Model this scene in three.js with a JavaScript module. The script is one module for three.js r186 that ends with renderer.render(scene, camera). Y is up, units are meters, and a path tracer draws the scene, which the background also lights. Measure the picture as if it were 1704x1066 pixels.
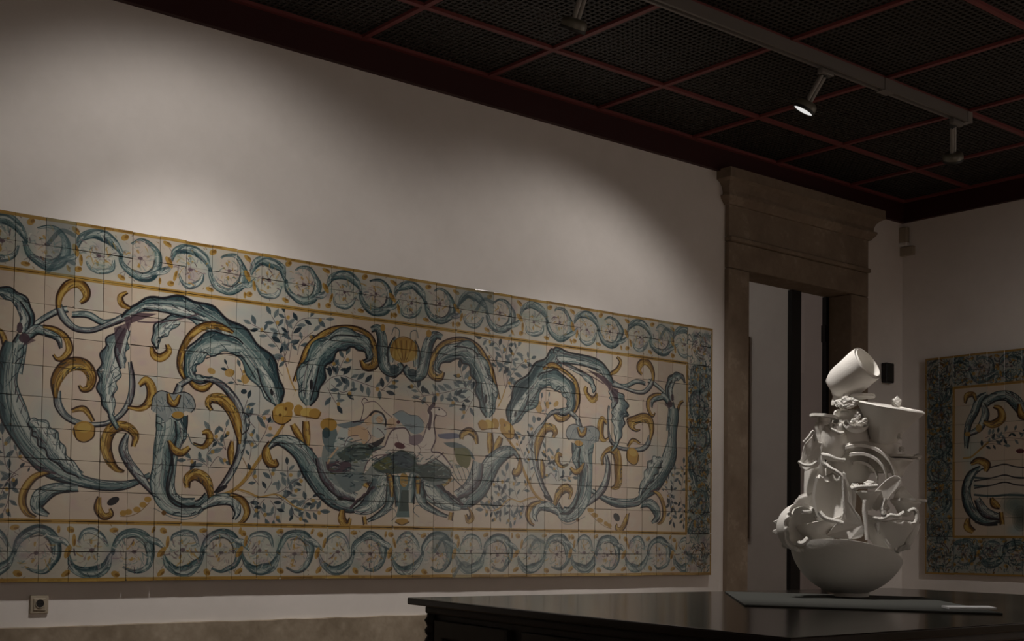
import * as THREE from 'three';
import { mergeGeometries } from 'three/addons/utils/BufferGeometryUtils.js';
import { RoundedBoxGeometry } from 'three/addons/geometries/RoundedBoxGeometry.js';

// ---------------------------------------------------------------- camera
// World: y up, floor at 0. The tiled wall is the plane z = 0 (x runs along it to the corner),
// the end wall is the plane x = CORNER. The camera stands at (0, EYE, 6).
const EYE = 1.25, D = 6, CORNER = 9.02;
const FOCAL = 2192.507, CX = 852, CY = 826.13;                // pixels of the 1704 x 1066 frame
const RX = new THREE.Vector3(0.76713332, 0.01184407, 0.64137835);     // camera right
const DN = new THREE.Vector3(0.03077898, -0.99935759, -0.0183591);    // camera down
const FW = new THREE.Vector3(0.64074888, 0.03382485, -0.76700506);    // camera forward
const scene = new THREE.Scene();
const camera = new THREE.PerspectiveCamera(2 * Math.atan(533 / FOCAL) * 180 / Math.PI, 1704 / 1066, 0.05, 60);
camera.position.set(0, EYE, D);
camera.quaternion.setFromRotationMatrix(new THREE.Matrix4().makeBasis(RX, DN.clone().negate(), FW.clone().negate()));
camera.setViewOffset(1704, 1066, 852 - CX, 533 - CY, 1704, 1066);
camera.updateProjectionMatrix();

const renderer = new THREE.WebGLRenderer({ antialias: true });
renderer.toneMapping = THREE.LinearToneMapping;
renderer.toneMappingExposure = 1.0;
renderer.shadowMap.enabled = true;
scene.background = new THREE.Color(0x000000);

const LAMP = 3.7, CORE = 8.7;           // candela of a lit ceiling flood: wide beam and inner core
const LAMP_TINT = 0xfff8f2;

// a pixel of the photograph to a point on a plane (axis 0/1/2 = value)
function ray(x, y) { return new THREE.Vector3().addScaledVector(RX, (x - CX) / FOCAL).addScaledVector(DN, (y - CY) / FOCAL).add(FW); }
function onPlane(x, y, axis, val) { const r = ray(x, y), c = [0, EYE, D]; return V(0, EYE, D).addScaledVector(r, (val - c[axis]) / r.getComponent(axis)); }

// ---------------------------------------------------------------- helpers
function rng(seed) { let s = seed | 0; return () => { s = (s + 0x6d2b79f5) | 0; let t = Math.imul(s ^ (s >>> 15), 1 | s); t = (t + Math.imul(t ^ (t >>> 7), 61 | t)) ^ t; return ((t ^ (t >>> 14)) >>> 0) / 4294967296; }; }
const V = (x, y, z) => new THREE.Vector3(x, y, z);
const taken = new Map();
function numbered(name) { const n = taken.get(name) ?? 0; taken.set(name, n + 1); return n ? name + '_' + String(n).padStart(3, '0') : name; }
function mesh(name, geo, mat, parent) {
  const m = new THREE.Mesh(geo, mat); m.name = parent ? name : numbered(name); m.castShadow = true; m.receiveShadow = true;
  (parent || scene).add(m); return m;
}
function thing(name, label, category, pos = [0, 0, 0], group) {
  const o = new THREE.Group(); o.name = numbered(name); o.position.set(...pos); o.userData = { label, category };
  if (group) o.userData.group = group; scene.add(o); return o;
}
function setting(name, label, category) {
  const o = new THREE.Group(); o.name = name; o.userData = { kind: 'structure', label, category }; scene.add(o); return o;
}
function structMesh(name, geo, mat, label, category) { const m = mesh(name, geo, mat); m.userData = { kind: 'structure', label, category }; return m; }
function boxG(x0, x1, y0, y1, z0, z1) { const g = new THREE.BoxGeometry(x1 - x0, y1 - y0, z1 - z0); g.translate((x0 + x1) / 2, (y0 + y1) / 2, (z0 + z1) / 2); return g; }
// uv in metres from the dominant normal
function metricUV(g) {
  const p = g.attributes.position, n = g.attributes.normal, uv = new Float32Array(p.count * 2);
  for (let i = 0; i < p.count; i++) {
    const ax = Math.abs(n.getX(i)), ay = Math.abs(n.getY(i)), az = Math.abs(n.getZ(i));
    if (ay >= ax && ay >= az) { uv[2 * i] = p.getX(i); uv[2 * i + 1] = p.getZ(i); }
    else if (ax >= az) { uv[2 * i] = p.getZ(i); uv[2 * i + 1] = p.getY(i); }
    else { uv[2 * i] = p.getX(i); uv[2 * i + 1] = p.getY(i); }
  }
  g.setAttribute('uv', new THREE.BufferAttribute(uv, 2)); return g;
}
const bx = (...a) => metricUV(boxG(...a));
function merge(list) { return mergeGeometries(list.map((g) => (g.index ? g.toNonIndexed() : g))); }
function orientTo(dir) { return new THREE.Quaternion().setFromUnitVectors(V(0, 1, 0), dir.clone().normalize()); }

// tiling value noise textures
function noiseField(n, cells, seed) {
  const r = rng(seed), out = new Float32Array(n * n);
  let amp = 1, tot = 0;
  for (const c of cells) {
    const g = new Float32Array(c * c); for (let i = 0; i < c * c; i++) g[i] = r();
    for (let y = 0; y < n; y++) for (let x = 0; x < n; x++) {
      const fx = x / n * c, fy = y / n * c, ix = Math.floor(fx), iy = Math.floor(fy); let tx = fx - ix, ty = fy - iy; tx = tx * tx * (3 - 2 * tx); ty = ty * ty * (3 - 2 * ty);
      const a = g[(iy % c) * c + ix % c], b = g[(iy % c) * c + (ix + 1) % c], d = g[((iy + 1) % c) * c + ix % c], e = g[((iy + 1) % c) * c + (ix + 1) % c];
      out[y * n + x] += amp * ((a * (1 - tx) + b * tx) * (1 - ty) + (d * (1 - tx) + e * tx) * ty);
    }
    tot += amp; amp *= 0.62;
  }
  for (let i = 0; i < out.length; i++) out[i] /= tot;
  return out;
}
function tex(n, fn, srgb, rep) {
  const d = new Uint8Array(n * n * 4);
  for (let i = 0; i < n * n; i++) { const c = fn(i, i % n, Math.floor(i / n)); d[4 * i] = c[0]; d[4 * i + 1] = c[1]; d[4 * i + 2] = c[2]; d[4 * i + 3] = 255; }
  const t = new THREE.DataTexture(d, n, n); t.wrapS = t.wrapT = THREE.RepeatWrapping; t.magFilter = THREE.LinearFilter; t.minFilter = THREE.LinearMipmapLinearFilter; t.generateMipmaps = true;
  if (srgb) t.colorSpace = THREE.SRGBColorSpace; t.repeat.set(rep, rep); t.needsUpdate = true; return t;
}
const cl = (v) => Math.max(0, Math.min(255, v));

// ---------------------------------------------------------------- materials
const nA = noiseField(256, [4, 8, 16, 32, 64], 11), nB = noiseField(256, [8, 32, 64, 128], 12), nC = noiseField(256, [3, 6, 12, 24], 13);
const plasterMap = tex(256, (i) => { const v = (nA[i] - 0.5) * 16 + (nB[i] - 0.5) * 8; return [cl(231 + v), cl(225 + v), cl(219 + v * 1.05)]; }, true, 0.5);
const plasterBump = tex(256, (i) => { const v = 255 * (0.6 * nA[i] + 0.4 * nB[i]); return [v, v, v]; }, false, 0.7);
const M = {};
M.plaster = new THREE.MeshStandardMaterial({ map: plasterMap, bumpMap: plasterBump, bumpScale: 0.0012, roughness: 0.9 });
const stoneMap = tex(256, (i) => { const v = (nA[i] - 0.5) * 26 + (nB[i] - 0.5) * 30 + (nC[i] - 0.5) * 20; const s = nB[i] > 0.66 ? 8 : 0; return [cl(144 + v + s), cl(128 + v + s), cl(110 + v * 0.95 + s)]; }, true, 0.9);
const stoneBump = tex(256, (i) => { const v = 255 * nB[i]; return [v, v, v]; }, false, 1.1);
M.stone = new THREE.MeshStandardMaterial({ map: stoneMap, bumpMap: stoneBump, bumpScale: 0.003, roughness: 0.85 });
const dadoMap = tex(256, (i) => { const v = (nA[i] - 0.5) * 56 + (nB[i] - 0.5) * 60; return [cl(158 + v), cl(144 + v), cl(124 + v)]; }, true, 0.8);
M.dado = new THREE.MeshStandardMaterial({ map: dadoMap, bumpMap: stoneBump, bumpScale: 0.003, roughness: 0.8 });
M.redwood = new THREE.MeshStandardMaterial({ color: new THREE.Color(0.04, 0.005, 0.0048), roughness: 0.6 });
M.redbar = new THREE.MeshStandardMaterial({ color: new THREE.Color(0.2, 0.05, 0.048), roughness: 0.5 });
M.grille = new THREE.MeshStandardMaterial({ color: new THREE.Color(0.03, 0.026, 0.022), roughness: 0.6, side: THREE.DoubleSide });
M.plenum = new THREE.MeshStandardMaterial({ color: new THREE.Color(0.012, 0.012, 0.012), roughness: 1 });
M.track = new THREE.MeshStandardMaterial({ color: new THREE.Color(0.17, 0.155, 0.14), roughness: 0.45 });
M.lampBody = new THREE.MeshStandardMaterial({ color: new THREE.Color(0.17, 0.16, 0.125), roughness: 0.4, metalness: 0.2 });
M.stem = new THREE.MeshStandardMaterial({ color: new THREE.Color(0.26, 0.245, 0.22), roughness: 0.4, metalness: 0.1 });
M.lampDark = new THREE.MeshStandardMaterial({ color: new THREE.Color(0.02, 0.02, 0.018), roughness: 0.5 });
M.lens = new THREE.MeshStandardMaterial({ color: new THREE.Color(0.25, 0.25, 0.25), roughness: 0.3 });
M.glow = new THREE.MeshStandardMaterial({ color: 0x222222, emissive: new THREE.Color(1, 0.98, 0.95), emissiveIntensity: 0.75, roughness: 0.4 });
M.black = new THREE.MeshStandardMaterial({ color: new THREE.Color(0.006, 0.005, 0.005), roughness: 0.45 });
M.pane = new THREE.MeshPhysicalMaterial({ color: new THREE.Color(0.95, 0.92, 0.93), transmission: 1, thickness: 0, roughness: 0, ior: 1.45 });
M.floor = new THREE.MeshStandardMaterial({ map: tex(256, (i, x) => { const v = (nA[i] - 0.5) * 40 + ((x >> 5) % 3) * 5; return [cl(120 + v), cl(96 + v), cl(76 + v)]; }, true, 0.6), roughness: 0.5 });
const ebonyMap = tex(256, (i, x, y) => { const g = nB[(y * 256 + ((x * 5) & 255))]; const v = (g - 0.5) * 14; return [cl(28 + v), cl(23 + v), cl(19 + v)]; }, true, 1.0);
M.ebonyTop = new THREE.MeshPhysicalMaterial({ map: ebonyMap, roughness: 0.14, specularIntensity: 0.75, bumpMap: tex(256, (i, x, y) => { const v = 255 * nA[y * 256 + x]; return [v, v, v]; }, false, 2.2), bumpScale: 0.0002, ior: 1.45 });
M.ebony = new THREE.MeshStandardMaterial({ map: ebonyMap, roughness: 0.5 });
M.mat = new THREE.MeshPhysicalMaterial({ color: new THREE.Color(0.05, 0.051, 0.046), roughness: 1, specularIntensity: 0.25 });
M.card = new THREE.MeshStandardMaterial({ color: new THREE.Color(0.5, 0.5, 0.5), roughness: 0.6 });
const cerBump = tex(256, (i) => { const v = 255 * (0.5 * nA[i] + 0.5 * nB[i]); return [v, v, v]; }, false, 5);
M.ceramic = new THREE.MeshStandardMaterial({ color: new THREE.Color(0.68, 0.655, 0.61), roughness: 0.6, bumpMap: cerBump, bumpScale: 0.0015, side: THREE.DoubleSide });
M.beige = new THREE.MeshStandardMaterial({ color: new THREE.Color(0.42, 0.36, 0.27), roughness: 0.5 });
M.sensor = new THREE.MeshStandardMaterial({ color: new THREE.Color(0.38, 0.33, 0.25), roughness: 0.5 });
M.sensorPale = new THREE.MeshStandardMaterial({ color: new THREE.Color(0.75, 0.75, 0.72), roughness: 0.4 });
M.mortar = new THREE.MeshStandardMaterial({ color: new THREE.Color(0.075, 0.068, 0.06), roughness: 0.95 });
M.board = new THREE.MeshStandardMaterial({ color: new THREE.Color(0.20, 0.14, 0.085), roughness: 0.7 });

// ---------------------------------------------------------------- the shell of the room
const WALLTOP = EYE + 2.568, GRID = EYE + 2.708, PLEN = GRID + 0.55;
const OPEN0 = 7.122, OPEN1 = 8.30, OPENTOP = EYE + 1.903, WT = 0.21;
const XMIN = -1.8, ZMAX = 8.4;
structMesh('wall_left', merge([
  bx(XMIN, OPEN0 - 0.03, 0, PLEN, -WT, 0), bx(OPEN1 + 0.03, CORNER + 0.2, 0, PLEN, -WT, 0), bx(OPEN0 - 0.03, OPEN1 + 0.03, OPENTOP + 0.1, PLEN, -WT, 0)]), M.plaster, 'long white plaster wall that carries the large tile panel', 'wall');
structMesh('wall_right', bx(CORNER, CORNER + 0.2, 0, PLEN, 0, ZMAX), M.plaster, 'white plaster end wall with the smaller tile panel', 'wall');
structMesh('wall_back', bx(XMIN, CORNER + 0.2, 0, PLEN, ZMAX, ZMAX + 0.2), M.plaster, 'white plaster wall opposite the large tile panel', 'wall');
structMesh('wall_front', bx(XMIN - 0.2, XMIN, 0, PLEN, -WT, ZMAX + 0.2), M.plaster, 'white plaster wall facing the end wall', 'wall');
structMesh('floor', bx(XMIN, CORNER + 0.2, -0.15, 0, -WT, ZMAX), M.floor, 'brown boarded floor of the exhibition room', 'floor');

// suspended ceiling: red grid bars, dark open grilles, black void above
const ceil = setting('ceiling', 'suspended ceiling of dark perforated panels in a red grid', 'ceiling');
mesh('ceiling_slab', boxG(XMIN, CORNER + 0.2, PLEN, PLEN + 0.15, -WT, ZMAX + 0.2), M.plenum, ceil);
const barX = [], barZ = [];
for (let k = -7; k <= 4; k++) barX.push(4.757 + 0.8765 * k);
for (let k = 0; k < 9; k++) barZ.push(0.615 + 0.935 * k);
const BW = 0.016, BH = 0.032;
for (const z of [0.03 + BW, ...barZ]) if (z < ZMAX) mesh('grid_bar', boxG(XMIN, CORNER - 0.03, GRID, GRID + BH, z - BW, z + BW), M.redbar, ceil);
const barZAll = [0.03 + BW, ...barZ.filter((z) => z < ZMAX - 0.1)];
const crossG = new Map();
for (const x of [...barX, CORNER - 0.03 - BW]) for (let i = 0; i + 1 < barZAll.length; i++) {
  const a = barZAll[i] + BW, b = barZAll[i + 1] - BW, key = (b - a).toFixed(3);
  if (!crossG.has(key)) crossG.set(key, new THREE.BoxGeometry(2 * BW, BH, b - a));
  const m = mesh('cross_bar', crossG.get(key), M.redbar, ceil); m.position.set(x, GRID + BH / 2 + 0.001, (a + b) / 2);
}
// one open-cell panel per grid bay: rows of flat strips crossing each other
function grilleGeo(w, d) {
  const p = 0.036, t = 0.0135, list = [], nx = Math.round(w / p), nz = Math.round(d / p);
  for (let i = 0; i <= nx; i++) { const x = -w / 2 + i * w / nx; list.push(boxG(x - t / 2, x + t / 2, 0, 0.008, -d / 2, d / 2)); }
  for (let i = 0; i <= nz; i++) { const z = -d / 2 + i * d / nz; list.push(boxG(-w / 2, w / 2, 0.0005, 0.0075, z - t / 2, z + t / 2)); }
  return merge(list);
}
const grilles = new Map();
const barXAll = [XMIN + 0.02, ...barX, CORNER - 0.03 - BW];
for (let i = 0; i + 1 < barXAll.length; i++) for (let j = 0; j + 1 < barZAll.length; j++) {
  const w = barXAll[i + 1] - barXAll[i] - 2 * BW, d = barZAll[j + 1] - barZAll[j] - 2 * BW, key = w.toFixed(3) + d.toFixed(3);
  if (w < 0.05) continue;
  if (!grilles.has(key)) grilles.set(key, grilleGeo(w, d));
  const m = mesh('open_cell_panel', grilles.get(key), M.grille, ceil); m.position.set((barXAll[i] + barXAll[i + 1]) / 2, GRID + BH * 0.55, (barZAll[j] + barZAll[j + 1]) / 2);
}
// red boards where wall meets ceiling
function fascia(n, geos, label) { const o = setting(n, label, 'cornice board'); geos.forEach(([nm, g]) => mesh(nm, g, M.redwood, o)); return o; }
fascia('trim_1', [['fascia_board', bx(XMIN, CORNER - 0.03, WALLTOP, GRID + 0.02, 0, 0.03)], ['lower_bead', bx(XMIN, CORNER - 0.036, WALLTOP - 0.012, WALLTOP, 0, 0.036)]], 'dark red board along the top of the long tiled wall');
fascia('trim_2', [['fascia_board', bx(CORNER - 0.03, CORNER, WALLTOP, GRID + 0.02, 0, ZMAX)], ['lower_bead', bx(CORNER - 0.036, CORNER, WALLTOP - 0.012, WALLTOP, 0, ZMAX)]], 'dark red board along the top of the end wall');

// stone dado
const DADO = EYE - 0.418;
const FR0 = 6.90, FR1 = 8.52;             // outer edges of the stone door frame
structMesh('baseboard_left', (() => {
  const s = new THREE.Shape(), r = rng(5); s.moveTo(XMIN, 0); s.lineTo(FR0, 0); s.lineTo(FR0, DADO);
  for (let x = FR0 - 0.1; x > XMIN; x -= 0.1) s.lineTo(x, DADO + (r() - 0.5) * 0.006); s.lineTo(XMIN, DADO);
  return metricUV(new THREE.ExtrudeGeometry(s, { depth: 0.022, bevelEnabled: true, bevelThickness: 0.003, bevelSize: 0.003, bevelSegments: 1 }).toNonIndexed());
})(), M.dado, 'brown stone dado below the large tile panel', 'dado');
structMesh('baseboard_right', bx(CORNER - 0.024, CORNER, 0, DADO, 0.02, ZMAX), M.dado, 'brown stone dado below the smaller tile panel', 'dado');

// stone door surround
const surround = setting('trim_3', 'weathered stone door surround with frieze and moulded cornice', 'door surround');
const stoneBox = (name, x0, x1, y0, y1, z0, z1) => { const g = new RoundedBoxGeometry(x1 - x0, y1 - y0, z1 - z0, 2, 0.008); g.translate((x0 + x1) / 2, (y0 + y1) / 2, (z0 + z1) / 2); return mesh(name, metricUV(g), M.stone, surround); };
const FZ = 0.035;
stoneBox('jamb', FR0, OPEN0, 0, EYE + 1.9, -0.205, FZ);
stoneBox('jamb', OPEN1, FR1, 0, EYE + 1.9, -0.205, FZ);
stoneBox('lintel', FR0, FR1, EYE + 1.903, EYE + 2.085, -0.205, FZ);
stoneBox('fillet', FR0 - 0.002, FR1 + 0.002, EYE + 2.085, EYE + 2.118, -0.02, FZ + 0.024);
stoneBox('frieze', FR0, FR1, EYE + 2.118, EYE + 2.345, -0.02, FZ);
{ // cornice: moulded profile with mitred returns
  const prof = [[FZ, 2.335], [FZ + 0.014, 2.338], [FZ + 0.022, 2.352], [FZ + 0.04, 2.372], [FZ + 0.047, 2.388], [FZ + 0.047, 2.4], [FZ + 0.026, 2.402], [FZ + 0.028, 2.43], [FZ + 0.038, 2.46], [FZ + 0.06, 2.485], [FZ + 0.082, 2.497], [FZ + 0.09, 2.5], [FZ + 0.09, 2.566]];
  const pos = [], ring = (p) => { const o = p[0] - FZ; return [[FR0 - o, p[1] + EYE, 0.0], [FR0 - o, p[1] + EYE, p[0]], [FR1 + o, p[1] + EYE, p[0]], [FR1 + o, p[1] + EYE, 0.0]]; };
  const quad = (a, b, c, d) => pos.push(...a, ...b, ...c, ...a, ...c, ...d);
  for (let i = 0; i + 1 < prof.length; i++) { const A = ring(prof[i]), B = ring(prof[i + 1]); for (let k = 0; k < 3; k++) quad(A[k], A[k + 1], B[k + 1], B[k]); }
  const T = ring(prof[prof.length - 1]), Bt = ring(prof[0]); quad(T[0], T[1], T[2], T[3]); quad(Bt[3], Bt[2], Bt[1], Bt[0]);
  const g = new THREE.BufferGeometry(); g.setAttribute('position', new THREE.Float32BufferAttribute(pos, 3)); g.computeVertexNormals(); metricUV(g);
  mesh('cornice', g, M.stone, surround);
}

// glazed door leaf in the opening
const door = setting('door_1', 'glazed door leaf with black steel stiles in the stone doorway', 'door');
mesh('stile', bx(7.845, 7.957, 0.005, OPENTOP - 0.004, -0.203, -0.165), M.black, door);
mesh('hinge_stile', bx(8.262, 8.297, 0.005, OPENTOP - 0.004, -0.203, -0.165), M.black, door);
mesh('bottom_rail', bx(7.957, 8.262, 0.005, 0.12, -0.2, -0.17), M.black, door);
mesh('glass_pane', bx(7.957, 8.262, 0.12, OPENTOP - 0.004, -0.188, -0.182), M.pane, door);
mesh('hinge', bx(8.245, 8.264, EYE + 1.55, EYE + 1.68, -0.2, -0.163), M.black, door);

// ---------------------------------------------------------------- the room seen through the doorway
const FX = 10.6;
structMesh('wall_far_side', bx(FX, FX + 0.2, 0, 4.4, -6.0, -WT), M.plaster, 'white wall of the next room seen through the doorway', 'wall');
structMesh('wall_far_back', bx(4.0, FX + 0.2, 0, 4.4, -6.2, -6.0), M.plaster, 'white back wall of the next room', 'wall');
structMesh('wall_far_left', bx(3.8, 4.0, 0, 4.4, -6.2, -WT), M.plaster, 'white left wall of the next room', 'wall');
structMesh('wall_far_near', bx(CORNER + 0.2, FX + 0.2, 0, 4.4, -WT, -WT + 0.2), M.plaster, 'white return wall of the next room', 'wall');
structMesh('floor_far', bx(3.8, FX + 0.2, -0.15, 0, -6.2, -WT), M.floor, 'brown floor of the next room', 'floor');
structMesh('ceiling_far', bx(3.8, FX + 0.2, 4.4, 4.55, -6.2, -WT + 0.2), M.plaster, 'white ceiling of the next room', 'ceiling');
structMesh('door_2', bx(FX - 0.006, FX, 0.005, EYE + 1.187, -2.65, -1.75), M.plaster, 'flush white service door in the next room', 'door');
{
  const o = thing('wall_panel', 'tall brown wooden panel on the white wall beyond the doorway', 'panel', [FX - 0.03, EYE + 0.06, -3.4]);
  mesh('board', bx(-0.025, 0.03, 0, 2.09, -0.5, 0.53), M.board, o);
  mesh('edge_strip', bx(-0.035, -0.025, 0, 2.09, 0.49, 0.53), M.board, o);
}
{
  const o = thing('ceiling_lamp', 'round white ceiling lamp in the next room', 'lamp', [7.4, 4.4, -4.2]);
  const g = new THREE.CylinderGeometry(0.16, 0.16, 0.05, 32); g.translate(0, -0.025, 0); mesh('housing', g, M.stem, o);
  const e = new THREE.CylinderGeometry(0.14, 0.14, 0.008, 32); e.translate(0, -0.054, 0); mesh('diffuser', e, M.glow, o);
  const p = new THREE.PointLight(LAMP_TINT, 1.85); p.position.set(0, -0.13, 0); p.shadow.radius = 5; p.castShadow = true; o.add(p);
}
// ---------------------------------------------------------------- painted tile panels
// The glaze painting is drawn stroke by stroke; strokes are given in photograph pixels and laid on the panel plane in metres.
const C = { cream: '#cdbda8', tealPale: '#aeb5ac', teal: '#7b8d8a', tealMid: '#536c6c', tealDeep: '#2b4147', ink: '#16171d', plum: '#4a3941', ochre: '#a98440', ochreLt: '#c2a55a', ochreDk: '#6a4a20', leaf: '#4a5a60', leafDk: '#1c2b34', mauve: '#8f7f80', grey: '#8d9592', peach: '#c8aa88', olive: '#5f6138', green: '#3b4a44', red: '#4c1d26' };
function spline(pts, n) {
  const out = [], m = pts.length - 1;
  for (let i = 0; i <= n; i++) {
    const t = i / n * m, k = Math.min(m - 1, Math.floor(t)), f = t - k;
    const a = pts[Math.max(0, k - 1)], b = pts[k], c = pts[k + 1], d = pts[Math.min(m, k + 2)];
    out.push(b.map((_, j) => 0.5 * (2 * b[j] + (c[j] - a[j]) * f + (2 * a[j] - 5 * b[j] + 4 * c[j] - d[j]) * f * f + (3 * b[j] - a[j] - 3 * c[j] + d[j]) * f * f * f)));
  }
  return out;
}
class Painter {
  // x0..x1 and ytop..ybot in metres, drawn on `parts` canvases side by side
  constructor(x0, x1, ytop, ybot, splits, width, seed) {
    this.r = rng(seed); this.ytop = ytop; this.sheets = [];
    const xs = [x0, ...splits, x1];
    for (let i = 0; i + 1 < xs.length; i++) {
      const c = document.createElement('canvas'); c.width = width; c.height = Math.round(width * (ytop - ybot) / (xs[i + 1] - xs[i]));
      const g = c.getContext('2d'), s = width / (xs[i + 1] - xs[i]); g.lineCap = 'round'; g.lineJoin = 'round'; this.sheets.push({ c, g, s, x0: xs[i], x1: xs[i + 1] });
    }
  }
  each(fn) { for (const h of this.sheets) fn(h.g, (p) => [(p[0] - h.x0) * h.s, (this.ytop - p[1]) * h.s], h.s); }
  poly(T, pts, col, a = 1) { const q = pts.map((p) => T(p[0], p[1])); this.each((g, m) => { g.globalAlpha = a; g.fillStyle = col; g.beginPath(); q.forEach((p, i) => { const [x, y] = m(p); i ? g.lineTo(x, y) : g.moveTo(x, y); }); g.closePath(); g.fill(); }); }
  line(T, pts, w, col, a = 1) { const q = pts.map((p) => T(p[0], p[1])); this.each((g, m, s) => { g.globalAlpha = a; g.strokeStyle = col; g.lineWidth = w * s; g.beginPath(); q.forEach((p, i) => { const [x, y] = m(p); i ? g.lineTo(x, y) : g.moveTo(x, y); }); g.stroke(); }); }
  curve(T, pts, w, col, a = 1) { this.line(T, spline(pts, pts.length * 6), w, col, a); }
  blob(T, x, y, rx, ry, col, a = 1, rot = 0) { const p = []; for (let i = 0; i < 22; i++) { const t = i / 22 * 6.2832, c = Math.cos(t) * rx, s = Math.sin(t) * ry; p.push([x + c * Math.cos(rot) - s * Math.sin(rot), y + c * Math.sin(rot) + s * Math.cos(rot)]); } this.poly(T, p, col, a); }
  soft(T, x, y, rx, ry, col, a) { for (let k = 5; k >= 1; k--) this.blob(T, x, y, rx * k / 5, ry * k / 5, col, a / 4); }
  // a leaf or stem: spine points [x, y, width]
  ribbon(T, pts, o = {}) {
    const { pal = 'teal', side = 1, lobes = 0, hatch = 7, ink = 1, k = 1, soft = 1 } = o, r = this.r, n = 14 * pts.length, sp = spline(pts, n);
    const U = T.unit || 0.0033;                       // metres per photograph pixel here
    const nor = sp.map((p, i) => { const a = sp[Math.max(0, i - 1)], b = sp[Math.min(n, i + 1)], dx = b[0] - a[0], dy = b[1] - a[1], l = Math.hypot(dx, dy) || 1; return [-dy / l, dx / l]; });
    const at = (i, f) => { const p = sp[i], w = p[2] / 2 * (1 + (lobes ? 0.16 * Math.sin(i / n * lobes * 6.2832) * (Math.abs(f) > 0.7 ? 1 : 0) : 0)); return [p[0] + nor[i][0] * w * f, p[1] + nor[i][1] * w * f]; };
    const edge = (f, a = 0, b = n) => { const e = []; for (let i = a; i <= b; i++) e.push(at(i, f)); return e; };
    const P = pal === 'ochre' ? [C.ochre, C.ochreLt, C.ochreDk, C.ochreDk] : pal === 'grey' ? [C.grey, C.tealPale, C.leaf, C.plum] : pal === 'pale' ? [C.tealPale, '#cfd2c8', C.tealMid, C.leaf] : [C.teal, C.tealPale, C.tealMid, C.tealDeep];
    this.poly(T, [...edge(1), ...edge(-1).reverse()], P[0], 0.95);
    // tonal strips across the stroke, deep at the contour and pale in the middle
    const strip = (f0, f1, col, al) => this.poly(T, [...edge(f0 * side), ...edge(f1 * side).reverse()], col, al);
    strip(1, 0.25, P[2], 0.5); strip(1, 0.6, P[3], 0.5); strip(1, 0.84, P[3], 0.5); strip(0.1, -0.6, P[1], 0.55); strip(-0.05, -0.4, pal === 'ochre' ? C.ochreLt : '#c9ccc1', 0.5); strip(-0.78, -1, P[2], 0.5);
    // darker and paler passages along the stroke
    const seg = (f0, f1, a, b, col, al) => { a = Math.max(0, Math.floor(a * n)); b = Math.min(n, Math.ceil(b * n)); if (b - a < 3) return; const A = [], B = []; for (let i = a; i <= b; i++) { const m = Math.sin((i - a) / (b - a) * 3.1416); A.push(at(i, f0)); B.push(at(i, f0 + (f1 - f0) * m)); } this.poly(T, [...A, ...B.reverse()], col, al); };
    if (hatch >= 5) {
      const wide = Math.max(...pts.map((q) => q[2]));
      for (let j = 0; j < 2 + pts.length * 0.5; j++) { const a = r(), l = 0.12 + r() * 0.25; seg(side, side * (0.1 + r() * 0.5), a, a + l, pal === 'ochre' ? C.ochreDk : P[3], 0.45 + r() * 0.3); }
      for (let j = 0; j < 2 + pts.length * 0.4; j++) { const a = r(), l = 0.1 + r() * 0.25; seg(-side * 0.9, -side * r() * 0.4, a, a + l, pal === 'ochre' ? C.ochreLt : '#c3c8bf', 0.4 + r() * 0.3); }
      for (let j = 0; j < pts.length * 0.35; j++) { const a = r(), l = 0.06 + r() * 0.1; seg(-side, -side * 0.5, a, a + l, P[2], 0.5); }
      // veins springing from the spine
      if (pal !== 'ochre' && wide > 12 * (U > 0 ? 1 : 1) || (wide < 1 && wide > 0.12)) for (let j = 0; j < pts.length * 3.2; j++) { const i = Math.floor(r() * (n - 6)) + 2, s2 = r() < 0.5 ? 1 : -1, d = 2 + Math.floor(r() * 5); this.line(T, [at(i, 0.05 * s2), at(Math.min(n, i + d), 0.5 * s2), at(Math.min(n, i + d + 2), 0.95 * s2)], U * (0.5 + r() * 0.8) * k, r() < 0.6 ? P[3] : C.ink, 0.35 + r() * 0.35); }
    }
    for (let j = 0; j < hatch * pts.length * 1.1; j++) {
      const a = Math.floor(r() * n * 0.85), b = Math.min(n, a + 3 + Math.floor(r() * n * 0.22)), f = (r() * 2 - 1) * 0.85, f2 = f + (r() - 0.5) * 0.45, e = [];
      for (let i = a; i <= b; i++) e.push(at(i, f + (f2 - f) * (i - a) / (b - a + 1)));
      const q = r(); this.line(T, e, U * (0.5 + r() * 1.1) * k, q < 0.35 ? P[2] : q < 0.62 ? P[3] : q < 0.72 ? C.plum : P[1], 0.35 + r() * 0.4);
    }
    if (hatch >= 6 && soft === 1) for (let j = 0; j < pts.length * 2.4; j++) { const i = 1 + Math.floor(r() * (n - 5)), s2 = r() < 0.65 ? -side : side; this.line(T, [at(i, s2), at(Math.min(n, i + 2), s2 * 0.72), at(Math.min(n, i + 5), s2 * 0.55)], U * (0.9 + r() * 0.9), r() < 0.5 ? C.ink : C.leafDk, 0.7); }
    if (lobes) for (let j = 0; j < lobes; j++) { const i = Math.min(n, Math.floor((j + 0.6) / lobes * n)); this.line(T, [at(i, -side * 0.95), at(Math.min(n, i + 3), -side * 0.45), at(Math.min(n, i + 7), -side * 0.1)], U * 1.2, C.leafDk, 0.65); }
    this.line(T, edge(side), U * 2.4 * ink, pal === 'ochre' ? '#33211a' : soft < 1 ? C.tealDeep : C.ink, 0.85 * soft);
    this.line(T, edge(-side), U * 1.5 * ink, pal === 'ochre' ? C.ochreDk : C.leafDk, 0.7 * soft);
  }
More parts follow.
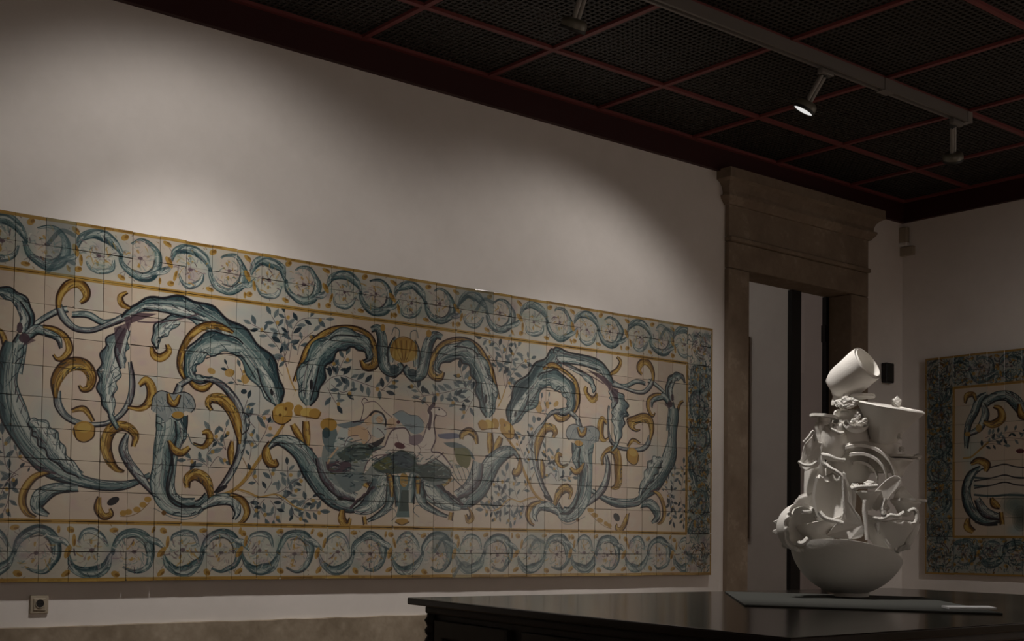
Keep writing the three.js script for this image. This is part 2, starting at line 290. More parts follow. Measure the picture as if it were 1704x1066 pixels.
  leafAt(T, x, y, ang, len, dark) {
    const w = len * 0.21, c = Math.cos(ang), s = Math.sin(ang), P = (u, v) => [x + c * u - s * v, y + s * u + c * v], p = [];
    for (let i = 0; i <= 8; i++) { const t = i / 8; p.push(P(t * len, Math.sin(t * 3.1416) * w)); } for (let i = 8; i >= 0; i--) { const t = i / 8; p.push(P(t * len, -Math.sin(t * 3.1416) * w)); }
    this.poly(T, p, dark, 0.88); this.line(T, [P(0, 0), P(len * 0.8, 0)], 0.0018, C.leafDk, 0.6);
  }
  sprig(T, pts, n, len, o = {}) {
    const r = this.r, sp = spline(pts.map((p) => [p[0], p[1]]), 40);
    this.line(T, sp, 0.0036, o.stem || C.plum, 0.7);
    for (let i = 0; i < n; i++) {
      const t = Math.min(40, Math.floor((0.18 + 0.82 * i / Math.max(1, n - 1)) * 40)), a = sp[Math.max(0, t - 2)], b = sp[t], dir = Math.atan2(b[1] - a[1], b[0] - a[0]);
      const sgn = i === n - 1 ? 0 : i % 2 ? 1 : -1, ang = dir + sgn * (0.75 + r() * 0.45), L = len * (0.8 + r() * 0.38);
      this.leafAt(T, b[0] + Math.cos(ang) * 2, b[1] + Math.sin(ang) * 2, ang, L, r() < 0.25 ? C.leafDk : r() < 0.5 ? C.leaf : '#6a7677');
    }
    if (o.bud) { const e = sp[Math.floor(30 + r() * 8)]; this.blob(T, e[0] + 5, e[1] + 3, 3, 3.4, C.ochre, 0.8); }
  }
}
// ---- S-scroll border, drawn in units of the border width (b: 0 = outer edge .. 1 = inner line, a along it)
function border(P, at, len, unit, flip, seedShift, dense) {
  const r = P.r, n = Math.ceil(len / 1.72) + 1;
  for (let k = -1; k < n; k++) {
    const a0 = k * 1.72 + seedShift;
    if (a0 > len || a0 + 1.72 < 0) continue;
    const wob = () => (r() - 0.5) * 0.05, ph = (r() - 0.5) * 0.12;
    const T = (x, y) => at(Math.max(0, Math.min(len, a0 + ph + x)), flip ? 1 - y : y); T.unit = unit;
    const R = (pts, o) => P.ribbon(T, pts.map(([x, y, w]) => [x + wob(), y + wob(), w * (0.85 + r() * 0.3)]), { hatch: 5, ink: 0.7, k: 0.9, soft: 0.5, ...o });
    P.soft(T, 0.45, 0.5, 0.5, 0.5, '#9fa9a2', 0.35); P.soft(T, 1.28, 0.5, 0.5, 0.5, '#a99f98', 0.35); P.soft(T, 0.86, 0.5, 0.2, 0.5, '#93a39f', 0.4);
    const deep = r() < 0.55;
    // first scroll: light leaf over the top, heavy belly below, rising to the node
    R([[0.74, 0.4, 0.03], [0.66, 0.2, 0.09], [0.46, 0.1, 0.11], [0.27, 0.17, 0.06], [0.2, 0.3, 0.02]], { pal: 'pale' });
    R([[0.05, 0.55, 0.03], [0.12, 0.74, 0.12], [0.3, 0.86, 0.19], [0.52, 0.87, 0.21], [0.72, 0.76, 0.17], [0.82, 0.6, 0.09], [0.86, 0.48, 0.05]], { side: -1 });
    // second scroll: springs from the node, arches over and curls under
    R([[0.84, 0.52, 0.06], [0.9, 0.32, 0.11], [1.04, 0.17, 0.14], [1.24, 0.11, 0.17], [1.44, 0.18, 0.19], [1.56, 0.36, 0.18], [1.59, 0.56, 0.15], [1.52, 0.74, 0.11], [1.38, 0.86, 0.08], [1.2, 0.88, 0.05], [1.06, 0.8, 0.03]], { side: -1 });
    R([[1.42, 0.2, 0.05], [1.58, 0.27, 0.12], [1.72, 0.33, 0.11], [1.84, 0.46, 0.03]], { pal: r() < 0.5 ? 'teal' : 'pale' });
    if (deep) { P.curve(T, [[0.16, 0.78], [0.34, 0.93], [0.56, 0.94], [0.76, 0.8]], unit * 3, C.tealDeep, 0.6); P.curve(T, [[1.12, 0.24], [1.3, 0.21], [1.45, 0.32], [1.5, 0.52]], unit * 2.4, C.ink, 0.55); }
    P.blob(T, 0.86, 0.5, 0.035, 0.06, C.tealDeep, 0.75);
    for (const [fx, fy] of [[0.46 + wob(), 0.46 + wob()], [1.24 + wob(), 0.52 + wob()]]) {
      for (let j = 0; j < 7; j++) { const t = j * 0.9 + r(), L = 0.08 + r() * 0.12, q = [fx + Math.cos(t) * L, fy + Math.sin(t) * L]; P.line(T, [[fx, fy], [fx + Math.cos(t + 0.3) * L * 0.6, fy + Math.sin(t + 0.3) * L * 0.6], q], unit * (0.6 + r() * 0.9), r() < 0.6 ? C.mauve : C.plum, 0.55); if (r() < 0.4) P.blob(T, q[0], q[1], 0.03, 0.022, r() < 0.6 ? C.ochre : C.mauve, 0.7, t); }
      P.blob(T, fx, fy, 0.035 + r() * 0.02, 0.04, C.plum, 0.65); P.blob(T, fx - 0.02, fy - 0.16, 0.025, 0.05, C.ochre, 0.8, wob() * 8); P.blob(T, fx - 0.05, fy + 0.14, 0.025, 0.045, C.ochre, 0.7, 0.5);
      for (let j = 0; j < (dense ? 12 : 5); j++) { const x = fx + (r() - 0.5) * 0.5, y = fy + (r() - 0.5) * 0.5; P.line(T, [[x, y], [x + (r() - 0.5) * 0.12, y + (r() - 0.5) * 0.12]], unit * (dense ? 1.6 : 0.8), dense ? C.leafDk : C.mauve, 0.5); }
    }
    // brushed filling inside and between the scrolls
    for (let j = 0; j < (dense ? 60 : 85); j++) { const c = r() < 0.5 ? [0.46, 0.48] : [1.24, 0.52], t = r() * 6.283, q = 0.1 + r() * 0.24, x = c[0] + Math.cos(t) * q, y = c[1] + Math.sin(t) * q, u2 = t + (r() < 0.6 ? 0.4 : 1.57) + (r() - 0.5), L = 0.05 + r() * 0.1, z = r(); P.curve(T, [[x, y], [x + Math.cos(u2) * L * 0.5, y + Math.sin(u2) * L * 0.5 + 0.012], [x + Math.cos(u2) * L, y + Math.sin(u2) * L]], unit * (0.7 + r() * 1.8), z < 0.3 ? C.teal : z < 0.5 ? C.mauve : z < 0.62 ? C.tealMid : z < 0.78 ? C.ochre : z < 0.86 ? C.plum : '#d3ccbd', 0.35 + r() * 0.4); }
    for (let j = 0; j < 10; j++) { const x = r() * 1.72, y = r() < 0.5 ? r() * 0.12 : 0.88 + r() * 0.12; P.line(T, [[x, y], [x + (r() - 0.5) * 0.1, y + (r() - 0.5) * 0.08]], unit * (0.6 + r()), r() < 0.5 ? C.plum : C.ochreDk, 0.5); }
    for (let j = 0; j < 3; j++) P.soft(T, r() * 1.72, 0.2 + r() * 0.6, 0.1 + r() * 0.15, 0.08 + r() * 0.12, r() < 0.5 ? C.mauve : C.teal, 0.3);
    const oc = (x, y, rx, ry, rot) => { rx *= 1.2; ry *= 1.2; x += wob(); y += wob(); rot += (r() - 0.5) * 0.6; P.blob(T, x, y, rx, ry, C.ochre, 0.9, rot); P.blob(T, x + rx * 0.35, y + ry * 0.3, rx * 0.55, ry * 0.5, C.ochreDk, 0.6, rot); };
    oc(0.0, 0.5, 0.045, 0.11, 0.5); oc(0.13, 0.28, 0.03, 0.1, 0); oc(0.05, 0.1, 0.06, 0.05, 0.4); oc(0.86, 0.08, 0.07, 0.04, -0.3); oc(0.92, 0.9, 0.07, 0.05, 0.6); oc(0.0, 0.88, 0.08, 0.04, -0.6); oc(1.62, 0.08, 0.025, 0.06, 0.2);
    P.curve(T, [[0.02, 0.82], [0.09, 0.7], [0.02, 0.62]], unit * 1.1, C.plum, 0.5); P.curve(T, [[0.84, 0.14], [0.94, 0.2], [0.92, 0.1]], unit * 1.0, C.plum, 0.5);
  }
}
function brushwork(P, x0, x1, y0, y1, n) {
  const r = P.r, I = (x, y) => [x, y];
  for (let k = 0; k < n; k++) {
    const x = x0 + r() * (x1 - x0), y = y0 + r() * (y1 - y0), t = r() * 6.283, R0 = 0.012 + r() * 0.03, z = r(), cl2 = (q) => [Math.max(x0, Math.min(x1, q[0])), Math.max(y0, Math.min(y1, q[1]))];
    P.curve(I, [0, 0.5, 1].map((f) => cl2([x + Math.cos(t + f * 1.8) * R0, y + Math.sin(t + f * 1.8) * R0])), 0.003 + r() * 0.008, z < 0.4 ? C.tealDeep : z < 0.6 ? C.tealMid : z < 0.72 ? C.leafDk : z < 0.82 ? C.ochreDk : z < 0.9 ? C.plum : C.tealPale, 0.4 + r() * 0.35);
  }
  for (let k = 0; k < n / 12; k++) P.blob(I, x0 + 0.02 + r() * (x1 - x0 - 0.04), y0 + r() * (y1 - y0), 0.006 + r() * 0.01, 0.005 + r() * 0.009, r() < 0.7 ? C.ochre : C.ochreDk, 0.8, r() * 3);
}
const ZP = 0.045;                                        // the tiles' glazed faces stand this far off the wall
const PX0 = 1.519, PX1 = 6.731, PIN0 = 1.770, PIN1 = 6.480, PTOP = EYE + 1.455, PIT = EYE + 1.195, PIB = EYE + 0.067, PBOT = EYE - 0.210;
const cols = [PX0, (PX0 + PIN0) / 2]; for (let k = 0; k <= 34; k++) cols.push(PIN0 + (PIN1 - PIN0) * k / 34); cols.push((PIN1 + PX1) / 2, PX1);
const rows = [PTOP, (PTOP + PIT) / 2]; for (let k = 0; k <= 8; k++) rows.push(PIT + (PIB - PIT) * k / 8); rows.push((PIB + PBOT) / 2, PBOT);
const SPLIT = cols[19];
const big = new Painter(PX0, PX1, PTOP, PBOT, [SPLIT], 2048, 77);
{
  const P = big, r = rng(31);
  const I = (x, y) => [x, y];
  const TL = (x, y) => { const p = onPlane(x, y, 2, ZP); return [p.x, p.y]; }; TL.unit = 0.0032;
  const AX = 4.183;
  // where the mirrored drawing of the right half differs from the left (left pixel, right pixel)
  const pairs = [[290, 662, 967, 716], [290, 496, 930, 583], [455, 672, 853, 707], [511, 672, 812, 690], [585, 547, 772, 566], [606, 607, 732, 626], [470, 688, 845, 714], [520, 688, 808, 709], [360, 662, 910, 712], [398, 700, 892, 735], [135, 608, 1072, 698], [120, 472, 1078, 604], [268, 595, 984, 665], [250, 650, 1004, 712], [345, 730, 930, 765], [182, 640, 1022, 692], [14, 645, 1118, 735], [84, 772, 1086, 806], [190, 735, 1018, 765], [328, 790, 942, 812], [40, 830, 1104, 850], [408, 850, 880, 855], [150, 704, 1048, 745], [40, 548, 1116, 662], [160, 806, 1058, 836], [480, 738, 845, 752], [560, 840, 778, 836], [575, 862, 786, 856], [330, 645, 938, 696], [178, 845, 1028, 872], [280, 835, 955, 850], [215, 525, 1012, 638], [652, 622, 690, 630], [205, 490, 1033, 596], [400, 640, 905, 690], [300, 590, 962, 645]];
  const ctl = pairs.map(([a, b, c, d]) => { const l = TL(a, b), q = TL(c, d); return [2 * AX - l[0], l[1], q[0] - (2 * AX - l[0]), q[1] - l[1]]; });
  const TR = (x, y) => { const l = TL(x, y), mx = 2 * AX - l[0], my = l[1]; let sx = 0, sy = 0, sw = 0.02; for (const c of ctl) { const d = (mx - c[0]) ** 2 + (my - c[1]) ** 2, w = 1 / (d + 0.004) ** 1.5 * 1e-3; sx += w * c[2]; sy += w * c[3]; sw += w; } return [mx + sx / sw, my + sy / sw]; }; TR.unit = 0.0032;
  // ground glaze, tile by tile
  for (let j = 0; j < 12; j++) for (let i = 0; i < cols.length - 1; i++) {
    const q = [[cols[i] - 0.002, rows[j] + 0.002], [cols[i + 1] + 0.002, rows[j] + 0.002], [cols[i + 1] + 0.002, rows[j + 1] - 0.002], [cols[i] - 0.002, rows[j + 1] - 0.002]];
    P.poly(I, q, C.cream); const t = r(); P.poly(I, q, t < 0.2 ? '#c2b19e' : t < 0.4 ? '#d6c9b4' : t < 0.55 ? '#bcbcb0' : t < 0.7 ? '#c9b3a2' : '#cdbda8', 0.55);
    for (let k = 0; k < 5; k++) P.soft(I, cols[i] + r() * 0.139, rows[j] - r() * 0.139, 0.012 + r() * 0.03, 0.01 + r() * 0.03, r() < 0.5 ? '#b9aa98' : '#dccfba', 0.18);
  }
  // blue-grey washes behind the foliage
  const wash = (T, x, y, rx, ry, a = 0.5) => P.soft(T, x, y, rx, ry, '#a3b9b7', a);
  for (const T of [TL, TR]) for (const w of [[400, 520, 40, 16], [455, 555, 60, 45], [520, 535, 40, 25], [405, 690, 35, 45], [440, 640, 30, 40], [560, 640, 60, 50], [480, 800, 80, 55], [340, 750, 40, 40], [12, 760, 25, 90], [420, 740, 35, 30], [250, 640, 25, 20], [75, 690, 35, 45], [350, 690, 30, 25], [455, 850, 70, 20]]) wash(T, ...w);
  wash(TL, 690, 645, 60, 18, 0.4); wash(TL, 760, 640, 60, 30, 0.35);

  const drawHalf = (T, right) => {
    const R = (pts, o) => P.ribbon(T, pts, o), O = (pts, o = {}) => P.ribbon(T, pts, { pal: 'ochre', hatch: 5, ...o });
    // sprigs of leaves
    const S = (pts, n, len, o) => P.sprig(T, pts, n, len, { bud: true, ...o });
    S([[478, 612], [464, 580], [440, 552], [420, 540]], 9, 17); S([[478, 612], [470, 575], [462, 545], [452, 525]], 9, 17); S([[480, 605], [485, 575], [488, 548], [505, 530], [540, 530]], 11, 18); S([[472, 600], [480, 570], [478, 540], [474, 522]], 6, 15);
    S([[495, 590], [500, 570], [520, 552]], 5, 14); S([[470, 625], [462, 610], [466, 590]], 4, 14);
    S([[410, 715], [405, 690], [412, 665]], 5, 18); S([[425, 712], [408, 692], [395, 675]], 4, 16); S([[410, 690], [428, 690], [440, 695]], 4, 15); S([[428, 742], [440, 722], [446, 706]], 4, 15); S([[428, 742], [420, 728], [412, 718]], 3, 14); S([[415, 765], [418, 745], [412, 732]], 4, 13);
    S([[376, 748], [364, 735], [352, 718]], 5, 17); S([[376, 748], [372, 728], [376, 712]], 4, 15); S([[345, 775], [330, 765], [312, 765]], 5, 16); S([[345, 775], [345, 755], [352, 745]], 4, 15); S([[350, 775], [362, 760], [372, 765]], 3, 14);
    S([[395, 640], [385, 625], [378, 608]], 4, 12); S([[405, 640], [404, 625], [400, 612]], 3, 12); P.blob(T, 382, 620, 8, 7, C.ochre, 0.75); P.blob(T, 408, 630, 7, 8, C.ochre, 0.75); P.blob(T, 352, 617, 7, 5, C.ochre, 0.8, 0.5); P.blob(T, 406, 651, 5, 4, C.leafDk, 0.9);
    S([[538, 640], [552, 628], [570, 625], [590, 632], [612, 640], [640, 650]], 15, 17, { stem: C.plum }); S([[560, 626], [566, 610], [575, 592]], 6, 17); S([[552, 640], [568, 652], [580, 650]], 5, 15); S([[545, 645], [553, 660], [560, 672]], 4, 16); S([[556, 622], [552, 610], [550, 600]], 4, 14); S([[635, 650], [645, 640], [652, 632]], 5, 16);
    S([[430, 805], [422, 795], [418, 785]], 3, 14); S([[440, 820], [452, 800], [448, 782]], 5, 15); S([[455, 822], [478, 808], [478, 775]], 7, 17); S([[478, 812], [490, 800], [500, 795]], 4, 15); S([[455, 820], [480, 838], [505, 848], [530, 850]], 12, 17); S([[470, 832], [484, 820], [488, 812]], 5, 14); S([[440, 830], [432, 842], [440, 860]], 6, 15); S([[450, 832], [458, 845], [456, 862]], 6, 15); S([[500, 848], [508, 835], [518, 828]], 5, 15); S([[485, 842], [490, 856], [500, 862]], 4, 14); S([[425, 828], [418, 838], [424, 850]], 4, 13);
    S([[30, 790], [12, 778], [6, 750], [4, 725]], 8, 19); S([[26, 790], [12, 800], [2, 820]], 6, 18); S([[18, 800], [14, 830], [6, 850]], 6, 18); P.leafAt(T, 22, 812, -1.2, 18, C.leafDk); S([[60, 776], [40, 776], [25, 785], [14, 800]], 2, 10); S([[48, 770], [32, 762], [28, 752]], 3, 15); S([[-20, 780], [-28, 740], [-30, 700]], 8, 18); S([[-20, 790], [-30, 820], [-34, 850]], 8, 18);
    // ochre branch with its twigs
    P.curve(T, [[472, 706], [452, 735], [432, 762], [408, 796], [390, 814], [372, 822]], 0.016, C.ochre, 0.95); P.curve(T, [[474, 706], [454, 737], [434, 765], [410, 799], [390, 817]], 0.0035, C.ochreDk, 0.8);
    P.curve(T, [[392, 812], [412, 818], [432, 826], [455, 822], [470, 826], [490, 842], [505, 848]], 0.008, C.ochre, 0.9); P.curve(T, [[392, 814], [412, 821], [432, 829]], 0.003, C.ochreDk, 0.7); P.curve(T, [[404, 762], [412, 780], [409, 795]], 0.005, C.ochreDk, 0.6); P.curve(T, [[478, 612], [484, 632], [492, 650]], 0.008, C.ochre, 0.8);
    O([[449, 735, 4], [443, 752, 13], [448, 768, 14], [459, 772, 9], [458, 764, 4]]);
    // ring stems left
    R([[44, 552, 6], [66, 534, 8], [92, 519, 9], [112, 514, 9]], { pal: 'pale', hatch: 4 });
    R([[120, 523, 8], [146, 523, 10], [172, 536, 9], [200, 532, 10]], { hatch: 4 });
    R([[98, 508, 10], [106, 528, 12], [124, 545, 9], [150, 549, 8], [176, 541, 8], [205, 528, 12]], { pal: 'grey', hatch: 4 });
    O([[97, 512, 7], [100, 492, 11], [113, 475, 15], [130, 471, 14], [142, 482, 14], [143, 495, 10], [134, 503, 5]], { side: -1 });
    // tall frond at the side
    R([[46, 560, 18], [50, 535, 14], [40, 508, 20], [18, 490, 20], [-6, 484, 12], [-16, 498, 6]], { lobes: 5, hatch: 8 });
    R([[36, 552, 16], [42, 530, 16], [30, 505, 10]], { pal: 'pale', hatch: 6 }); R([[42, 562, 14], [60, 548, 16], [78, 553, 12], [96, 562, 9], [101, 578, 4]], { hatch: 5 });
    O([[72, 543, 4], [92, 548, 7], [109, 561, 9], [115, 580, 11], [106, 594, 9], [95, 597, 5], [89, 590, 3]], { side: -1 });
    O([[-10, 545, 5], [2, 553, 8], [8, 570, 9], [9, 592, 4]]);
    R([[38, 558, 18], [27, 590, 30], [22, 620, 30]], { pal: 'pale', hatch: 9 }); P.blob(T, 40, 562, 9, 8, C.plum, 0.9); P.blob(T, 33, 545, 5, 9, C.plum, 0.9); P.poly(T, [[36, 556], [60, 566], [40, 575]], C.plum, 0.7);
    R([[24, 570, 30], [16, 605, 34], [14, 645, 36], [24, 690, 40], [48, 735, 46], [84, 772, 36], [124, 795, 26], [165, 806, 15], [212, 806, 13], [250, 790, 8]], { hatch: 13, lobes: 4 });
    R([[50, 700, 10], [66, 712, 30], [84, 735, 34], [104, 765, 24], [135, 790, 12]], { pal: 'pale', hatch: 11, lobes: 5 });
    // leaf at the foot of the frond
    R([[130, 812, 10], [94, 812, 18], [68, 826, 26], [62, 845, 18], [80, 856, 5]], { hatch: 8, side: -1 });
    O([[82, 785, 4], [58, 793, 10], [42, 812, 12], [37, 835, 12], [45, 853, 9], [59, 860, 3]], { side: -1 }); P.curve(T, [[60, 776], [75, 783], [92, 787]], 0.009, C.plum, 0.9);
    // hanging leaf and its ring
    R([[208, 548, 16], [194, 575, 38], [183, 615, 36], [178, 652, 28], [186, 690, 10]], { hatch: 11, lobes: 6, pal: 'pale' }); R([[212, 548, 10], [200, 580, 18], [204, 612, 8]], { pal: 'grey', hatch: 5 }); P.poly(T, [[190, 545], [216, 535], [205, 570], [200, 590], [192, 570]], C.plum, 0.75);
    R([[96, 650, 10], [97, 672, 12], [110, 692, 10], [132, 703, 8], [158, 706, 7], [182, 702, 7], [203, 687, 8], [216, 664, 9], [220, 636, 9], [216, 602, 5]], { pal: 'grey', hatch: 4 });
    O([[92, 662, 4], [94, 632, 18], [112, 608, 22], [138, 607, 20], [152, 624, 16], [149, 643, 12], [138, 648, 7], [132, 641, 3]], { side: -1, hatch: 8 });
    O([[120, 683, 5], [140, 680, 9], [155, 700, 5]], { side: -1 }); P.blob(T, 140, 717, 19, 17, C.ochre); P.blob(T, 140, 711, 12, 8, C.ochreLt, 0.7); P.curve(T, [[123, 712], [128, 730], [142, 735], [156, 726], [158, 710]], 0.006, '#33211a', 0.9);
    // ochre acanthus of the inner stem
    R([[212, 722, 6], [205, 745, 14], [214, 768, 14], [232, 792, 14], [254, 818, 8], [260, 828, 3]], { pal: 'grey', hatch: 6 });
    O([[222, 742, 6], [226, 725, 11], [216, 712, 13], [200, 708, 16], [184, 716, 18], [176, 738, 18], [181, 762, 15], [193, 779, 9], [206, 784, 3]], { side: -1, hatch: 8 });
    R([[184, 690, 8], [190, 702, 8], [196, 712, 6]], { hatch: 3 });
    O([[165, 827, 5], [163, 845, 12], [172, 858, 11], [184, 855, 8], [183, 846, 3]]); P.blob(T, 188, 833, 11, 6, C.ink, 0.9, -0.5); for (const [x, y, s] of [[205, 853, 6], [214, 851, 6], [228, 847, 6], [238, 839, 6], [246, 830, 6]]) P.blob(T, x, y, s, s * 0.8, C.ochre, 0.95); P.curve(T, [[200, 858], [215, 858], [232, 851], [248, 836]], 0.003, C.ochreDk, 0.8);
    // great arching scroll
    R([[296, 530, 16], [272, 545, 26], [260, 564, 14], [262, 580, 4]], { pal: 'pale', hatch: 7, lobes: 3 });
    O([[252, 577, 5], [256, 590, 11], [268, 595, 13], [281, 585, 10], [278, 573, 5]], { side: -1 });
    R([[206, 530, 10], [226, 515, 16], [250, 506, 20], [278, 506, 26], [308, 512, 34], [340, 525, 36], [372, 546, 38], [402, 572, 42], [428, 602, 46], [448, 636, 42], [459, 662, 24], [462, 677, 5]], { side: -1, hatch: 15, lobes: 7, ink: 1.5 });
    R([[240, 510, 8], [275, 512, 14], [310, 520, 14], [340, 530, 8]], { pal: 'pale', hatch: 8 }); R([[432, 610, 10], [446, 640, 20], [456, 664, 12]], { pal: 'pale', hatch: 5 }); P.blob(T, 452, 652, 2.5, 6, C.ink, 0.9, -0.2);
    P.poly(T, [[206, 528], [232, 520], [262, 522], [240, 530], [218, 538], [214, 552]], C.plum, 0.85); P.curve(T, [[230, 535], [262, 536], [300, 530], [330, 522]], 0.007, C.plum, 0.8);
    R([[402, 578, 14], [370, 570, 34], [338, 577, 36], [319, 600, 26], [317, 622, 18], [332, 631, 13], [354, 630, 8]], { side: 1, hatch: 11, lobes: 5 });
    P.curve(T, [[343, 596], [369, 588], [391, 590], [406, 598], [425, 630]], 0.006, C.ink, 0.8);
    O([[388, 553, 4], [366, 543, 10], [346, 541, 12], [326, 550, 12], [310, 568, 10], [301, 592, 10], [300, 613, 8], [307, 630, 4]], { side: 1, hatch: 6 });
    O([[312, 630, 4], [325, 643, 8], [340, 646, 10], [353, 636, 5]]);
    O([[216, 512, 4], [203, 506, 9], [200, 493, 8], [211, 486, 4]]);
    O([[213, 677, 4], [235, 679, 9], [250, 665, 14], [252, 645, 15], [243, 632, 12], [232, 640, 6]], { side: -1 });
    // stem that runs round the mask
    R([[300, 640, 10], [296, 652, 12], [291, 662, 10]], { pal: 'grey', hatch: 3 }); R([[300, 640, 8], [316, 630, 8]], { pal: 'grey', hatch: 2 });
    R([[340, 630, 6], [360, 634, 9], [378, 648, 11], [394, 672, 14], [402, 702, 16], [402, 732, 14], [398, 756, 11], [386, 784, 10], [370, 808, 8], [358, 820, 4]], { pal: 'grey', hatch: 6 });
    O([[399, 738, 4], [395, 706, 15], [385, 681, 18], [368, 664, 18], [352, 663, 14], [346, 672, 9], [352, 682, 5]], { side: -1, hatch: 7 }); O([[386, 734, 4], [384, 752, 11], [384, 772, 4]]);
    P.curve(T, [[404, 686], [414, 692], [414, 712], [404, 722]], 0.006, C.ink, 0.85);
    // mask with its column
    R([[286, 690, 52], [284, 716, 50], [272, 746, 32], [270, 776, 32], [268, 806, 36], [280, 834, 34], [306, 845, 28], [332, 841, 20], [346, 824, 12]], { side: -1, hatch: 13 });
    R([[296, 700, 10], [302, 722, 18], [296, 742, 10], [288, 775, 10], [284, 815, 14], [298, 834, 16], [324, 834, 12]], { hatch: 7 }); P.curve(T, [[282, 745], [288, 775], [280, 815], [290, 832], [312, 842], [336, 842]], 0.011, C.ink, 0.75);
    P.curve(T, [[256, 845], [290, 862], [318, 862], [335, 852]], 0.004, C.leaf, 0.7);
    P.poly(T, spline([[252, 678], [255, 660], [268, 650], [288, 655], [306, 652], [320, 660], [325, 676], [318, 686], [308, 684], [300, 694], [286, 688], [277, 702], [264, 690], [252, 682], [252, 678]], 60), C.grey, 0.95);
    for (let j = 0; j < 26; j++) { const x = 256 + r() * 64, y = 658 + r() * 26; P.line(T, [[x, y], [x + (r() - 0.5) * 14, y + 6 + r() * 6]], 0.004, r() < 0.5 ? C.leaf : C.tealPale, 0.7); }
    P.curve(T, [[252, 680], [255, 660], [268, 650], [288, 655], [306, 652], [320, 660], [325, 676], [318, 686]], 0.005, C.ink, 0.8);
    O([[280, 655, 4], [284, 668, 9], [292, 671, 9], [299, 657, 4]]); P.blob(T, 296, 690, 10, 6, C.ochre); P.curve(T, [[285, 692], [296, 699], [306, 692]], 0.005, C.ink, 0.8);
    O([[281, 733, 4], [290, 748, 11], [302, 753, 11], [315, 744, 6]]); O([[322, 738, 3], [338, 743, 7], [349, 731, 11], [346, 719, 10], [337, 720, 5]], { side: -1 }); P.curve(T, [[313, 722], [320, 738], [334, 742]], 0.005, C.tealDeep, 0.8);
    O([[352, 838, 4], [349, 814, 12], [341, 797, 18], [325, 789, 18], [312, 797, 14], [312, 811, 7]], { side: -1, hatch: 9 });
    R([[336, 843, 8], [362, 831, 18], [386, 832, 18], [395, 850, 11], [390, 863, 4]], { pal: 'pale', hatch: 8 }); O([[384, 822, 5], [403, 832, 10], [411, 850, 10], [405, 865, 7], [396, 871, 3]], { side: -1 }); P.blob(T, 368, 813, 12, 4, C.ink, 0.85, -0.5); P.blob(T, 273, 853, 4, 4, C.ochreDk);
    // inner scroll of the central frame
    O([[490, 634, 4], [500, 606, 6], [512, 579, 9], [531, 560, 9], [551, 549, 9], [576, 545, 8], [598, 548, 7], [615, 559, 8], [623, 577, 9], [627, 596, 14], [620, 609, 13], [607, 610, 10], [601, 599, 5]], { side: -1, hatch: 6 });
    R([[513, 674, 8], [514, 650, 38], [519, 620, 42], [531, 593, 40], [551, 573, 36], [576, 563, 32], [599, 569, 26], [612, 582, 15], [614, 596, 8], [606, 601, 4]], { side: 1, hatch: 14, lobes: 6, ink: 1.3 });
    R([[512, 664, 10], [518, 636, 14], [526, 608, 10]], { pal: 'pale', hatch: 5 }); P.blob(T, 518, 640, 3, 9, C.ink, 0.9); P.curve(T, [[548, 565], [560, 558], [580, 558], [598, 560]], 0.008, C.ink, 0.8);
    // rosettes and tubes
    P.blob(T, 470, 688, 17, 18, C.ochre); P.blob(T, 468, 684, 10, 9, C.ochreLt, 0.7); P.blob(T, 480, 676, 9, 8, C.ochre); P.curve(T, [[453, 684], [456, 700], [470, 706], [484, 698]], 0.006, '#33211a', 0.9); P.blob(T, 466, 690, 2.5, 3, C.ochreDk); P.blob(T, 476, 680, 2, 3, C.ochreDk);
    P.blob(T, 497, 682, 8, 9, C.ochre); P.blob(T, 512, 686, 12, 8, C.ochreLt); P.blob(T, 524, 688, 10, 9, C.ochre); P.curve(T, [[492, 690], [504, 692], [516, 694], [528, 696], [534, 686]], 0.006, C.ochreDk, 0.9);
    O([[487, 706, 8], [495, 720, 11], [506, 738, 5]], { side: 1 }); O([[509, 701, 10], [510, 722, 12], [512, 742, 6]], { side: 1 }); P.blob(T, 516, 748, 5, 4, C.plum, 0.9);
    // lower scroll of the frame
    R([[448, 744, 5], [462, 733, 14], [482, 737, 24], [504, 755, 30], [522, 784, 36], [542, 812, 36], [562, 832, 30], [588, 842, 20], [606, 836, 8]], { side: 1, hatch: 14, ink: 1.3 });
    R([[535, 760, 20], [545, 790, 26], [565, 815, 22], [592, 828, 14]], { pal: 'grey', hatch: 9 });
    R([[590, 850, 8], [612, 842, 26], [630, 820, 36], [638, 796, 30], [642, 784, 10]], { pal: 'pale', hatch: 16, side: -1 }); R([[648, 788, 8], [650, 815, 14], [646, 842, 12], [628, 858, 8], [612, 866, 4]], { hatch: 6 });
    P.line(T, [[584, 844], [590, 838], [595, 832], [601, 829], [606, 823], [612, 821], [617, 813], [622, 810]], 0.015, C.plum, 0.95); P.line(T, [[588, 842], [600, 830], [611, 822], [618, 812]], 0.008, C.ink, 0.9); P.blob(T, 566, 829, 6, 3, C.ink, 0.9, 0.3);
    O([[570, 848, 7], [569, 864, 13], [578, 873, 9], [583, 862, 4]], { side: -1 }); O([[606, 785, 5], [602, 797, 12], [613, 810, 6]], { side: -1 }); O([[606, 859, 6], [608, 872, 6]]); P.blob(T, 614, 801, 3, 4, C.ink, 0.9);
    // pedestal half
    O([[645, 785, 6], [650, 800, 8], [652, 826, 4]]); R([[658, 790, 8], [662, 815, 12], [664, 842, 10]], { hatch: 5 }); P.curve(T, [[645, 852], [655, 846], [660, 856], [652, 866]], 0.004, C.leaf, 0.8);
